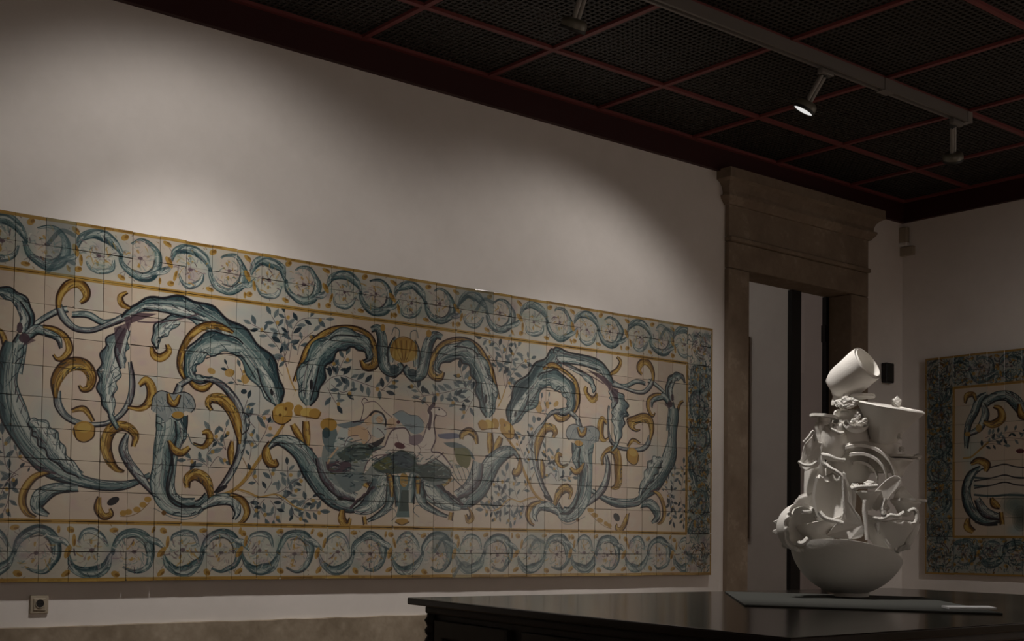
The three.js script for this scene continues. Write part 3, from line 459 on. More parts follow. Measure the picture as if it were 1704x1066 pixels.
    // U-shaped leaf beside the shell
    R([[618, 548, 8], [628, 546, 12], [635, 560, 15], [637, 588, 18], [641, 610, 18], [654, 620, 14], [667, 612, 10], [664, 604, 6]], { side: 1, hatch: 9 }); R([[660, 562, 8], [652, 580, 12], [650, 602, 8]], { pal: 'pale', hatch: 5 }); P.curve(T, [[652, 556], [656, 545], [664, 549], [664, 560]], 0.005, C.leaf, 0.9); P.blob(T, 637, 545, 4, 6, C.ochre); P.blob(T, 656, 614, 8, 8, C.tealDeep, 0.8);
  };
  drawHalf(TL, false); drawHalf(TR, true);
  // central shell and pedestal foot
  P.blob(TL, 672, 582, 23, 21, C.ochre); for (let k = -4; k <= 4; k++) P.curve(TL, [[672 + k * 1.2, 600], [672 + k * 3.4, 584], [672 + k * 4.6, 567]], 0.006, k % 2 ? C.ochreDk : C.ochreLt, 0.75); P.blob(TL, 660, 590, 9, 8, C.ochreLt, 0.6); P.blob(TL, 686, 592, 9, 8, C.ochreLt, 0.6); P.curve(TL, [[652, 590], [656, 568], [672, 560], [690, 570], [694, 592]], 0.005, C.ochreDk, 0.8);
  P.poly(TL, [[662, 792], [684, 792], [678, 815], [682, 860], [660, 860], [666, 815]], C.tealMid, 0.9); P.poly(TL, [[668, 815], [680, 815], [680, 850], [664, 850]], C.green, 0.85); P.blob(TL, 672, 798, 7, 12, C.ochre, 0.9); P.blob(TL, 669, 867, 11, 5, C.ochre); P.curve(TL, [[658, 868], [669, 873], [681, 868]], 0.005, '#33211a', 0.9);
  // the hunting scene in the middle
  const g = (pts, col, a) => P.poly(TL, spline([...pts, pts[0]], pts.length * 5), col, a), ln = (pts, w = 0.008, col = C.plum, a = 0.85) => P.curve(TL, pts, w, col, a);
  g([[538, 742], [575, 735], [620, 738], [652, 745], [700, 758], [740, 770], [745, 800], [715, 806], [690, 790], [650, 782], [612, 802], [570, 812], [548, 795], [536, 765]], '#7d8783', 0.9);
  g([[560, 755], [590, 738], [625, 742], [640, 752], [612, 762], [575, 768]], C.green, 0.85); g([[542, 768], [580, 768], [582, 784], [548, 784]], C.plum, 0.85); g([[556, 790], [600, 785], [602, 812], [575, 818]], '#6d7a7a', 0.9);
  g([[618, 772], [648, 756], [668, 748], [700, 764], [745, 776], [748, 796], [712, 800], [690, 786], [655, 788], [628, 784]], C.green, 0.95); g([[620, 775], [645, 760], [652, 772], [636, 782]], C.olive, 0.9); g([[650, 762], [668, 750], [690, 770], [668, 778]], '#44525a', 0.9);
  g([[545, 705], [560, 715], [562, 750], [545, 750], [536, 725]], '#5e6f72', 0.9); P.blob(TL, 547, 706, 14, 11, C.ochre); P.blob(TL, 543, 720, 7, 9, C.tealDeep, 0.8);
  for (let k = 0; k < 14; k++) { const x = 548 + r() * 70, y = 738 + r() * 40; P.line(TL, [[x, y], [x + 6 + r() * 10, y + (r() - 0.5) * 8]], 0.006, r() < 0.5 ? C.leafDk : '#93a09a', 0.5); }
  g([[566, 712], [580, 708], [586, 722], [576, 740], [560, 746], [556, 738]], '#b9c0b8', 0.95); g([[580, 710], [598, 708], [612, 716], [612, 732], [604, 738], [596, 724], [580, 726]], C.peach, 0.95); ln([[562, 745], [550, 760], [546, 770]], 0.012, C.peach); ln([[596, 724], [580, 727], [572, 742]], 0.004); ln([[612, 716], [617, 728], [606, 740]], 0.004);
  g([[558, 706], [590, 700], [606, 698], [600, 706], [575, 712]], '#6e7c80', 0.9); ln([[600, 700], [605, 678], [602, 668], [606, 662], [612, 666]], 0.005); ln([[606, 670], [624, 668], [640, 684], [652, 694]], 0.004); g([[606, 700], [618, 684], [628, 684], [624, 700], [612, 708]], C.peach, 0.8); ln([[588, 702], [606, 698], [620, 684]], 0.006);
  P.blob(TL, 629, 698, 11, 10, '#b5b6ac'); P.blob(TL, 632, 698, 6, 6, C.peach); ln([[616, 690], [624, 684], [636, 688], [642, 700], [640, 712]], 0.011, C.ink); g([[622, 708], [640, 708], [642, 722], [628, 728], [618, 720]], '#b9bdb4', 0.95); g([[612, 740], [632, 730], [640, 726], [634, 738], [618, 746]], C.ink, 0.85); ln([[628, 712], [634, 716], [640, 724]], 0.004);
  // white hind
  g([[620, 752], [640, 742], [648, 722], [656, 714], [672, 712], [680, 722], [690, 735], [704, 728], [712, 704], [712, 684], [718, 678], [730, 678], [742, 686], [740, 692], [726, 690], [722, 704], [724, 730], [718, 748], [732, 752], [752, 776], [748, 778], [724, 762], [706, 772], [694, 772], [690, 754], [672, 748], [656, 752], [640, 758], [624, 766], [612, 782], [606, 786], [610, 770]], '#d4c9ba', 0.98);
  ln([[640, 742], [648, 722], [656, 714], [674, 712], [682, 724]]); ln([[726, 690], [722, 704], [725, 730], [718, 750], [734, 754], [753, 778]], 0.009); ln([[704, 728], [712, 704]], 0.006); ln([[656, 752], [640, 758], [624, 766]], 0.006); ln([[690, 735], [700, 748], [694, 760]], 0.004); ln([[660, 722], [664, 736], [676, 744]], 0.004, C.mauve); ln([[620, 752], [640, 742]], 0.005); ln([[606, 784], [612, 768], [626, 758], [645, 756]], 0.006); ln([[718, 678], [732, 678], [743, 687], [739, 692], [724, 690]], 0.004); ln([[694, 772], [708, 772], [724, 764], [738, 752]], 0.005); ln([[690, 754], [696, 768]], 0.004);
  ln([[714, 712], [717, 690], [714, 682], [722, 672]], 0.022, C.plum, 0.9); ln([[716, 678], [706, 668], [694, 662], [688, 658]], 0.004); ln([[720, 676], [722, 664], [720, 652]], 0.004); P.blob(TL, 731, 681, 1.6, 1.6, C.ink);
  P.blob(TL, 665, 741, 9, 5, C.red, 0.95, 0.3); g([[680, 726], [698, 722], [704, 730], [694, 740], [682, 738]], '#7d6d74', 0.9); g([[654, 690], [668, 684], [680, 690], [694, 692], [704, 702], [704, 716], [690, 722], [676, 712], [664, 700]], '#87979a', 0.95); ln([[654, 690], [668, 683], [682, 690], [696, 692], [706, 704]], 0.004, C.leaf); P.blob(TL, 663, 702, 3, 3, C.red); P.blob(TL, 652, 704, 8, 9, C.peach, 0.8); ln([[640, 714], [650, 712], [660, 712]], 0.006);
  // water and rushes on the right of the scene
  g([[728, 722], [756, 720], [768, 726], [748, 730], [732, 728]], '#595f77', 0.85); g([[738, 736], [760, 736], [782, 748], [790, 765], [770, 748], [748, 743]], '#5d6a6c', 0.95); g([[755, 745], [776, 745], [784, 760], [778, 778], [762, 770]], C.olive, 0.9);
  for (let k = 0; k < 8; k++) ln([[752 + k * 4, 772 + k], [756 + k * 4, 785], [764 + k * 3, 800]], 0.005, k % 2 ? '#b9bdb4' : C.leaf, 0.75); ln([[724, 762], [742, 776], [756, 796], [772, 812]], 0.006, C.ink); ln([[735, 745], [748, 758], [756, 776]], 0.009, '#c2b5a4');
  P.ribbon(TL, [[768, 730, 5], [770, 722, 9], [780, 717, 11], [790, 724, 9], [794, 738, 4]], { pal: 'ochre', side: -1 });
  for (let k = 0; k < 330; k++) { const x = 545 + r() * 215, y = 728 + r() * 82, t = (r() - 0.5) * 1.4, L = 3 + r() * 8; if ((x > 622 && x < 735 && y < 752) || (x > 700 && y < 760)) continue; P.line(TL, [[x, y], [x + Math.cos(t) * L, y + Math.sin(t) * L]], 0.003 + r() * 0.005, r() < 0.35 ? C.leafDk : r() < 0.6 ? C.tealMid : r() < 0.8 ? '#aab0a6' : C.olive, 0.65); }
  for (let k = 0; k < 22; k++) { const x = 560 + r() * 150, y = 690 + r() * 60; ln([[x, y], [x + 5, y + (r() - 0.5) * 6], [x + 11, y + (r() - 0.5) * 9]], 0.0025, C.plum, 0.5); }
  for (let k = 0; k < 16; k++) { const a = 612 + k * 3.2; ln([[a, 838 - k * 2.6], [a + 6, 846 - k * 2], [a + 10, 856 - k]], 0.003, k % 3 ? C.tealMid : C.leafDk, 0.5); }
  // ochre fillets round the field and the outer edge
  const fil = (x0, y0, x1, y1, w) => { P.line(I, [[x0, y0], [x1, y1]], w, C.ochre, 0.95); for (let k = 0; k < 60; k++) { const t = r(), d = 0.01 + r() * 0.03; P.line(I, [[x0 + (x1 - x0) * t, y0 + (y1 - y0) * t], [x0 + (x1 - x0) * Math.min(1, t + d), y0 + (y1 - y0) * Math.min(1, t + d)]], w * 0.45, r() < 0.5 ? C.ochreDk : C.ochreLt, 0.4); } };
  // borders
  const bw = (PTOP - PIT), bb = (PIB - PBOT), bs = PX1 - PIN1;
  const tint = (x0, x1, y1, y0) => P.poly(I, [[x0, y0], [x1, y0], [x1, y1], [x0, y1]], '#bdbcb0', 0.45);
  tint(PX0, PX1, PTOP, PIT); tint(PX0, PX1, PIB, PBOT); tint(PX0, PIN0, PIT, PIB); tint(PIN1, PX1, PIT, PIB);
  border(P, (a, b) => [PIN0 + a * bw, PTOP - 0.012 - b * (bw - 0.03)], (PIN1 - PIN0) / bw, 0.0032, true, ((2.43 - PIN0) / bw - 0.42) % 1.72, false);
  border(P, (a, b) => [PIN0 + a * bw, PIB - 0.014 - b * (bb - 0.03)], (PIN1 - PIN0) / bw, 0.0032, false, ((2.437 - PIN0) / bw - 0.46) % 1.72, false);
  const dark = (x0, x1) => { for (let k = 0; k < 9; k++) P.soft(I, (x0 + x1) / 2, PIT - 0.06 - k * 0.13, 0.1, 0.1, C.tealMid, 0.9); };
  for (const [x, s] of [[PIN1, 1], [PIN0, -1]]) { dark(Math.min(x, x + s * bs), Math.max(x, x + s * bs)); border(P, (a, b) => [x + s * (0.014 + b * (bs - 0.03)), PIT - a * bs], (PIT - PIB) / bs, 0.0036, false, -0.2, true); }
  brushwork(P, PIN1 + 0.012, PX1 - 0.014, PIB, PIT, 520); brushwork(P, PX0 + 0.014, PIN0 - 0.012, PIB, PIT, 520); brushwork(P, PIN1, PX1 - 0.014, PIT, PTOP - 0.015, 70); brushwork(P, PIN1, PX1 - 0.014, PBOT + 0.02, PIB, 70);
  for (const [x0, x1] of [[PX0, PIN0], [PIN1, PX1]]) for (const [y0, y1] of [[PIT, PTOP], [PBOT, PIB]]) { const cx = (x0 + x1) / 2, cy = (y0 + y1) / 2; for (let k = 0; k < 16; k++) P.soft(I, cx + (r() - 0.5) * 0.2, cy + (r() - 0.5) * 0.2, 0.03, 0.03, r() < 0.6 ? C.tealMid : C.mauve, 0.5); for (let k = 0; k < 40; k++) { const t = r() * 6.28, R0 = 0.02 + r() * 0.07; P.line(I, [[cx + Math.cos(t) * R0, cy + Math.sin(t) * R0], [cx + Math.cos(t + 0.5) * R0 * 1.2, cy + Math.sin(t + 0.5) * R0 * 1.2]], 0.006, r() < 0.4 ? C.ochreDk : r() < 0.6 ? C.leafDk : C.plum, 0.6); } }
  for (const [x0, y0, x1, y1] of [[PIN0, PIT, PIN1, PIT], [PIN0, PIB, PIN1, PIB], [PIN0, PIT, PIN0, PIB], [PIN1, PIT, PIN1, PIB]]) fil(x0, y0, x1, y1, 0.021);
  fil(PX0, PTOP - 0.008, PX1, PTOP - 0.008, 0.018); fil(PX0, PBOT + 0.009, PX1, PBOT + 0.009, 0.02); fil(PX0 + 0.008, PTOP, PX0 + 0.008, PBOT, 0.014); fil(PX1 - 0.008, PTOP, PX1 - 0.008, PBOT, 0.014);
  // crazing, chips and stains
  for (let k = 0; k < 900; k++) { const x = PX0 + r() * (PX1 - PX0), y = PBOT + r() * (PTOP - PBOT), t = r() * 6.28, L = 0.006 + r() * 0.03; P.line(I, [[x, y], [x + Math.cos(t) * L, y + Math.sin(t) * L]], 0.0012, r() < 0.6 ? '#6d6257' : '#e2d8c6', 0.35); }
  for (let k = 0; k < 260; k++) { const i = Math.floor(r() * cols.length), x = cols[i] + (r() - 0.5) * 0.01, y = rows[Math.floor(r() * 13)] + (r() - 0.5) * 0.02; P.blob(I, x, y, 0.002 + r() * 0.005, 0.002 + r() * 0.005, r() < 0.5 ? '#e0d6c6' : '#574d44', 0.7); }
  for (const [i, j] of [[5, 0], [23, 0], [22, 0], [5, 1], [21, 10], [22, 11], [26, 10], [34, 0]]) { const x = cols[i], w = cols[i + 1] - x, y = rows[j], h = rows[j + 1] - y; P.poly(I, [[x, y], [x + w, y], [x + w, y + h], [x, y + h]], i % 2 ? '#6c7d7c' : '#8c938b', 0.42); P.curve(I, [[x + w * 0.1, y + h * 0.9], [x + w * 0.5, y + h * 0.4], [x + w * 0.95, y + h * 0.5]], 0.02, C.tealDeep, 0.45); }
}
function sheetTexture(h) { const t = new THREE.CanvasTexture(h.c); t.colorSpace = THREE.SRGBColorSpace; t.magFilter = THREE.LinearFilter; t.anisotropy = 8; return t; }
const glazeBump = tex(256, (i) => { const v = 255 * nA[i]; return [v, v, v]; }, false, 3);
const glaze = (map) => new THREE.MeshPhysicalMaterial({ map, color: new THREE.Color(0.76, 0.76, 0.76), roughness: 0.2, bumpMap: glazeBump, bumpScale: 0.0022, clearcoat: 0.5, clearcoatRoughness: 0.08 });
// one tile: bevelled plate, front face uv taken from its place on the sheet
function tileGeo(w, h, t, bev, uvRect, rand) {
  const x0 = -w / 2, x1 = w / 2, y0 = -h / 2, y1 = h / 2, b = bev, pos = [], uv = [];
  const [u0, v0, u1, v1] = uvRect, UV = (x, y) => [u0 + (x - x0) / w * (u1 - u0), v0 + (y - y0) / h * (v1 - v0)];
  const q = (a, c, d, e) => { for (const p of [a, c, d, a, d, e]) { pos.push(...p); uv.push(...UV(p[0], p[1])); } };
  const F = [[x0 + b, y0 + b, t], [x1 - b, y0 + b, t], [x1 - b, y1 - b, t], [x0 + b, y1 - b, t]], S = [[x0, y0, t - b], [x1, y0, t - b], [x1, y1, t - b], [x0, y1, t - b]], B = [[x0, y0, 0], [x1, y0, 0], [x1, y1, 0], [x0, y1, 0]];
  if (rand) for (const k of [0, 1, 2, 3]) if (rand() < 0.18) { F[k][0] -= Math.sign(F[k][0]) * 0.006 * rand(); F[k][1] -= Math.sign(F[k][1]) * 0.006 * rand(); }
  q(F[0], F[1], F[2], F[3]); for (let k = 0; k < 4; k++) { const n = (k + 1) % 4; q(S[k], S[n], F[n], F[k]); q(B[k], B[n], S[n], S[k]); }
  const g = new THREE.BufferGeometry(); g.setAttribute('position', new THREE.Float32BufferAttribute(pos, 3)); g.setAttribute('uv', new THREE.Float32BufferAttribute(uv, 2)); g.computeVertexNormals(); return g;
}
function tilePanel(o, P, colsX, rowsY, mats, individual, back, seed) {
  const r = rng(seed), rest = mats.map(() => []), T = 0.011;
  for (let i = 0; i + 1 < colsX.length; i++) for (let j = 0; j + 1 < rowsY.length; j++) {
    const cx = (colsX[i] + colsX[i + 1]) / 2, cy = (rowsY[j] + rowsY[j + 1]) / 2, gap = 0.0014 + r() * 0.0016, w = colsX[i + 1] - colsX[i] - gap, h = rowsY[j] - rowsY[j + 1] - gap;
    const s = P.sheets.findIndex((q) => cx > q.x0 && cx < q.x1), q = P.sheets[s], H = P.ytop - rowsY[rowsY.length - 1];
    const U = (x) => (x - q.x0) / (q.x1 - q.x0), W = (y) => 1 - (P.ytop - y) / H;
    const g = tileGeo(w, h, T, 0.0006, [U(cx - w / 2), W(cy - h / 2), U(cx + w / 2), W(cy + h / 2)], r);
    const edge = j === 0 || j === rowsY.length - 2;
    const p = V(cx + (r() - 0.5) * 0.0016, cy + (r() - 0.5) * (edge ? 0.003 : 0.0015), back + (r() - 0.5) * 0.0005), e = new THREE.Euler((r() - 0.5) * 0.009, (r() - 0.5) * 0.014, (r() - 0.5) * 0.01);
    if (individual(i, j)) { const m = mesh('tile', g, mats[s], o); m.position.copy(p); m.rotation.copy(e); }
    else { g.applyMatrix4(new THREE.Matrix4().compose(p, new THREE.Quaternion().setFromEuler(e), V(1, 1, 1))); rest[s].push(g); }
  }
  if (rest.some((l) => l.length)) {
    const used = rest.map((l, k) => [l, mats[k]]).filter(([l]) => l.length), g = mergeGeometries(used.map(([l]) => mergeGeometries(l)), true);
    const m = mesh('outer_tiles', g, used.map(([, m2]) => m2), o); m.userData.kind = 'stuff';
  }
}
{
  const o = thing('tile_panel', 'long painted tile panel with blue acanthus scrolls, ochre curls and a hunting scene', 'tile panel', [0, 0, 0]);
  const BK = ZP - 0.011;
  mesh('mortar_bed', bx(PX0 + 0.004, PX1 - 0.004, PBOT + 0.012, PTOP - 0.005, 0.0, BK - 0.0005), M.mortar, o);
  tilePanel(o, big, cols, rows, big.sheets.map((h) => glaze(sheetTexture(h))), (i) => i >= 3 && i < 28, BK, 91);
}

// ---- smaller panel on the end wall. s runs along the wall away from the corner (world z), drawn as x = s
const RP = CORNER - ZP, QS0 = 0.236, QS1 = QS0 + 2 * 0.123 + 12 * 0.139 + 2 * 0.123, QTOP = EYE + 1.452, QBOT = EYE - 0.213;
const qc = [QS0, QS0 + 0.123]; for (let k = 0; k <= 12; k++) qc.push(QS0 + 0.246 + 0.139 * k); qc.push(QS1 - 0.123, QS1);
const QIT = EYE + 1.205, QIB = EYE + 0.075;
const qr = [QTOP, (QTOP + QIT) / 2]; for (let k = 0; k <= 8; k++) qr.push(QIT + (QIB - QIT) * k / 8); qr.push((QIB + QBOT) / 2, QBOT);
const small = new Painter(QS0, QS1, QTOP, QBOT, [], 1400, 78);
{
  const P = small, r = rng(41), I = (x, y) => [x, y];
  const T = (x, y) => { const p = onPlane(x, y, 0, RP); return [p.z, p.y]; }; T.unit = 0.0045;
  const mid = (QS0 + QS1) / 2, TM = (x, y) => { const p = T(x, y); return [2 * mid - p[0], p[1]]; }; TM.unit = 0.0045;
  for (let j = 0; j < qr.length - 1; j++) for (let i = 0; i < qc.length - 1; i++) { const q = [[qc[i], qr[j]], [qc[i + 1], qr[j]], [qc[i + 1], qr[j + 1]], [qc[i], qr[j + 1]]]; P.poly(I, q, C.cream); P.poly(I, q, r() < 0.5 ? '#bdb6a8' : '#c9b6a4', 0.5); }
  const qi0 = qc[2], qi1 = qc[qc.length - 3], bs = 0.246, bt = QTOP - QIT;
  for (const [a, b, c, d] of [[QS0, QS1, QTOP, QIT], [QS0, QS1, QIB, QBOT], [QS0, qi0, QIT, QIB], [qi1, QS1, QIT, QIB]]) P.poly(I, [[a, c], [b, c], [b, d], [a, d]], '#8b9894', 0.6);
  for (let k = 0; k < 9; k++) for (const x of [(QS0 + qi0) / 2, (QS1 + qi1) / 2]) P.soft(I, x, QIT - 0.06 - k * 0.13, 0.11, 0.09, C.tealMid, 0.9);
  border(P, (a, b) => [qi0 + a * bt, QTOP - 0.012 - b * (bt - 0.03)], (qi1 - qi0) / bt, 0.0045, true, -0.3, true);
  border(P, (a, b) => [qi0 + a * bt, QIB - 0.014 - b * (bt - 0.03)], (qi1 - qi0) / bt, 0.0045, false, -0.9, true);
  border(P, (a, b) => [QS0 + 0.014 + b * (bs - 0.03), QIT - a * bs], (QIT - QIB) / bs, 0.0045, false, -0.4, true);
  border(P, (a, b) => [QS1 - 0.014 - b * (bs - 0.03), QIT - a * bs], (QIT - QIB) / bs, 0.0045, false, -0.4, true);
  for (const [x0, x1] of [[QS0, qi0], [qi1, QS1]]) for (const [y0, y1] of [[QIT, QTOP], [QBOT, QIB]]) for (let k = 0; k < 70; k++) { const t = r() * 6.28, R0 = 0.02 + r() * 0.09, cx = (x0 + x1) / 2, cy = (y0 + y1) / 2; P.line(I, [[cx + Math.cos(t) * R0, cy + Math.sin(t) * R0], [cx + Math.cos(t + 0.6) * R0 * 1.1, cy + Math.sin(t + 0.6) * R0 * 1.1]], 0.007, r() < 0.3 ? C.ochreDk : r() < 0.7 ? C.tealDeep : C.plum, 0.6); }
  brushwork(P, QS0 + 0.014, qi0 - 0.012, QBOT + 0.016, QTOP - 0.016, 700); brushwork(P, qi1 + 0.012, QS1 - 0.014, QBOT + 0.016, QTOP - 0.016, 700); brushwork(P, qi0, qi1, QIT + 0.014, QTOP - 0.016, 560); brushwork(P, qi0, qi1, QBOT + 0.016, QIB - 0.014, 560);
  for (const T2 of [T, TM]) {
    const R = (p, o) => P.ribbon(T2, p, o), O = (p, o = {}) => P.ribbon(T2, p, { pal: 'ochre', hatch: 5, ...o });
    P.soft(T2, 1640, 665, 40, 14, '#a3b9b7', 0.6); P.soft(T2, 1620, 760, 20, 60, '#a3b9b7', 0.6); P.soft(T2, 1690, 882, 16, 12, '#8fb0b4', 0.7);
    R([[1608, 745, 5], [1609, 725, 9], [1612, 705, 10], [1622, 685, 12], [1630, 664, 12], [1642, 655, 6]], { hatch: 7 }); R([[1638, 672, 12], [1655, 660, 14], [1675, 658, 16], [1690, 668, 20], [1706, 690, 16]], { hatch: 8 });
    R([[1612, 722, 6], [1630, 712, 10], [1640, 690, 12], [1636, 672, 6]], { pal: 'pale', hatch: 5 });
    O([[1637, 702, 5], [1652, 706, 12], [1667, 696, 13], [1664, 680, 9], [1654, 676, 4]], { side: -1 }); O([[1606, 670, 3], [1609, 658, 8], [1620, 656, 7], [1624, 666, 3]]); O([[1696, 672, 4], [1700, 690, 12], [1716, 694, 8]]); P.blob(T2, 1629, 712, 5, 7, C.ochre, 0.8); P.blob(T2, 1610, 722, 5, 4, C.ochre, 0.9);
    P.curve(T2, [[1604, 762], [1616, 760], [1630, 748], [1645, 735]], 0.014, C.ochre, 0.9); P.sprig(T2, [[1630, 748], [1645, 738], [1668, 740]], 6, 11); P.sprig(T2, [[1640, 728], [1660, 722], [1700, 716]], 11, 11); P.sprig(T2, [[1645, 735], [1668, 728], [1704, 730]], 8, 10);
    // draped bands of the scene
    for (const [y, h] of [[782, 22], [800, 14], [812, 20]]) { P.poly(T2, spline([[1625, y], [1650, y - 4], [1680, y - 8], [1712, y - 2], [1712, y + h * 0.6], [1680, y + h * 0.5], [1650, y + h * 0.6], [1625, y + h * 0.5], [1625, y]], 50), '#c8beb0', 0.97); P.curve(T2, [[1622, y + h * 0.55], [1650, y + h * 0.65], [1680, y + h * 0.55], [1714, y + h * 0.62]], 0.016, C.tealDeep, 0.85); P.curve(T2, [[1622, y], [1650, y - 5], [1672, y - 10], [1690, y - 6], [1714, y - 4]], 0.01, C.ink, 0.8); }
    P.soft(T2, 1690, 840, 26, 22, C.tealMid, 1); P.soft(T2, 1698, 862, 14, 22, C.green, 1); P.blob(T2, 1698, 750, 7, 4, C.red, 0.9);
    O([[1616, 772, 4], [1628, 766, 10], [1642, 772, 12], [1640, 784, 5]], { side: -1 });
    R([[1632, 778, 6], [1616, 790, 12], [1608, 815, 14], [1614, 845, 16], [1634, 864, 16], [1660, 868, 10]], { hatch: 9 }); R([[1626, 830, 10], [1640, 852, 16], [1664, 860, 10]], { pal: 'grey', hatch: 7 });
    O([[1611, 862, 5], [1610, 876, 12], [1620, 884, 8]], { side: -1 }); O([[1650, 828, 4], [1655, 838, 12], [1664, 844, 5]]); O([[1666, 852, 6], [1668, 872, 7]]); P.curve(T2, [[1624, 868], [1640, 872], [1662, 868]], 0.02, C.ink, 0.75);
  }
  const fl = (x0, y0, x1, y1, w) => P.line(I, [[x0, y0], [x1, y1]], w, C.ochre, 0.95);
  for (const [a, b, c, d] of [[qi0, QIT, qi1, QIT], [qi0, QIB, qi1, QIB], [qi0, QIT, qi0, QIB], [qi1, QIT, qi1, QIB]]) fl(a, b, c, d, 0.02);
  fl(QS0, QTOP - 0.008, QS1, QTOP - 0.008, 0.016); fl(QS0, QBOT + 0.008, QS1, QBOT + 0.008, 0.016); fl(QS0 + 0.007, QTOP, QS0 + 0.007, QBOT, 0.014); fl(QS1 - 0.007, QTOP, QS1 - 0.007, QBOT, 0.014);
}
{
  const o = thing('tile_panel', 'smaller painted tile panel with dark blue border on the end wall', 'tile panel', [CORNER - 0.001, 0, 0]);
  o.rotation.y = -Math.PI / 2;                            // local x = world z, local z = away from the wall
  const BK = ZP - 0.011;
  mesh('mortar_bed', bx(QS0 + 0.004, QS1 - 0.004, QBOT + 0.012, QTOP - 0.005, 0, BK - 0.0005), M.mortar, o);
  tilePanel(o, small, qc, qr, small.sheets.map((h) => glaze(sheetTexture(h))), () => true, BK, 92);
}
// ---------------------------------------------------------------- track and spotlights
const TRZ = 1.55, TRY = GRID - 0.035;
{
  const o = thing('lighting_track', 'pale grey lighting track fixed under the red ceiling grid', 'light track', [0, TRY, TRZ]);
  const sh = new THREE.Shape(); for (const [i, p] of [[-0.028, -0.03], [-0.012, -0.03], [-0.012, -0.006], [0.012, -0.006], [0.012, -0.03], [0.028, -0.03], [0.028, 0.034], [-0.028, 0.034]].entries()) i ? sh.lineTo(...p) : sh.moveTo(...p);
  const g = new THREE.ExtrudeGeometry(sh, { depth: 7.35 - XMIN - 0.1, bevelEnabled: false }); g.rotateY(Math.PI / 2); g.translate(XMIN + 0.1, 0, 0);
  mesh('rail', g, M.track, o);
  mesh('end_cap', bx(7.35, 7.40, -0.033, 0.034, -0.031, 0.031), M.stem, o);
  for (const x of [6.52, 2.6]) mesh('coupler', bx(x - 0.05, x + 0.05, -0.036, 0.034, -0.032, 0.032), M.track, o);
}
function spotlight(head, aim, label, lit, narrow = 0, trz = TRZ) {
  const n = aim.clone().normalize(), o = thing('track_spotlight', label, 'spotlight', [head.x, head.y, head.z], 'spotlights on the ceiling track');
  const q = orientTo(n.clone().negate());                 // local +y = back of the head, towards the track
  const part = (name, g, m, parent = o) => { const k = mesh(name, g, m, parent); k.quaternion.copy(q); return k; };
  const lathe = (pts) => new THREE.LatheGeometry(pts.map((p) => new THREE.Vector2(...p)), 40);
  const hd = part('head', lathe([[0.0, 0.034], [0.03, 0.034], [0.05, 0.03], [0.06, 0.02], [0.063, 0.006], [0.063, -0.02], [0.057, -0.024], [0.057, -0.018], [0.0, -0.018]]), M.lampBody);
  mesh('rim', lathe([[0.0565, -0.0245], [0.0625, -0.0245], [0.0645, -0.02], [0.0645, -0.01], [0.0625, -0.008]]), M.lampDark, hd);
  mesh('lens', lathe([[0, -0.0215], [0.055, -0.0215], [0.055, -0.018], [0, -0.018]]), lit ? M.glow : M.lens, hd);
  const st = merge([-0.013, 0.013].map((x) => { const c = new THREE.CylinderGeometry(0.0125, 0.0125, 0.16, 18); c.translate(x, 0.112, 0); return c; }));
  part('stem', st, M.stem);
  part('pivot', (() => { const c = new THREE.CylinderGeometry(0.016, 0.016, 0.05, 16); c.rotateZ(Math.PI / 2); c.translate(0, 0.2, 0); return c; })(), M.lampDark);
  const top = n.clone().multiplyScalar(-0.2);
  const neck = new THREE.CylinderGeometry(0.014, 0.014, Math.max(0.02, TRY - 0.064 - head.y - top.y), 14); neck.translate(top.x, (TRY - 0.064 - head.y + top.y) / 2, top.z); mesh('neck', neck, M.lampDark, o);
  const ad = new RoundedBoxGeometry(0.11, 0.03, 0.036, 2, 0.006); ad.translate(top.x, TRY - 0.0525 - head.y, trz - head.z); mesh('adapter', ad, M.track, o);
  if (lit) {
    // a wide beam with a brighter core, or one narrow beam
    for (const [I, deg, pen] of narrow ? [[lit, narrow, 0.6]] : [[LAMP * lit, 61.1, 0.313], [CORE * lit, 33.9, 1]]) {
      const s = new THREE.SpotLight(LAMP_TINT, I, 0, deg * Math.PI / 180, pen, 2); s.position.copy(n).multiplyScalar(0.03); s.target.position.copy(n); s.castShadow = true; s.shadow.radius = 2.8; o.add(s, s.target);
    }
  }
  return o;
}
const HY = EYE + 2.44;
spotlight(V(4.148, HY, 1.45), V(0.05, -0.86, -0.5), 'unlit track spotlight tilted towards the tiled wall, between two lit ones', 0);
spotlight(V(5.90, HY, 1.45), V(-0.25, -0.85, -0.426), 'lit track spotlight with a glowing white face', 1);
spotlight(V(7.36, HY, 1.47), V(0.45, -0.8, -0.28), 'unlit track spotlight at the capped end of the track', 0);
spotlight(V(2.7, HY, 1.45), V(0.11, -0.85, -0.607), 'lit track spotlight above the far part of the long tile panel', 0.91);

{ // short run of track over the chest, above the picture's edge
  const o = thing('lighting_track', 'short lighting track above the dark chest', 'light track', [3.004, TRY, 2.95]);
  mesh('rail', bx(-0.028, 0.028, -0.03, 0.034, -0.35, 0.42), M.track, o); for (const z of [-0.4, 0.42]) mesh('end_cap', bx(-0.031, 0.031, -0.033, 0.034, z, z + 0.05), M.stem, o);
}
spotlight(V(3.02, HY - 0.025, 2.93), V(0.74, -2.15, 0.36), 'narrow lit spotlight aimed down at the ceramic sculpture', 19, 24, 2.92);
{ // second run of track, added out of view to carry fill spotlights
  const o = thing('lighting_track', 'added second lighting track out of view, carrying fill spotlights', 'light track', [0, TRY, 5.29]);
  mesh('rail', bx(XMIN + 0.1, 7.4, -0.03, 0.034, -0.028, 0.028), M.track, o); mesh('end_cap', bx(7.4, 7.45, -0.033, 0.034, -0.031, 0.031), M.stem, o);
}
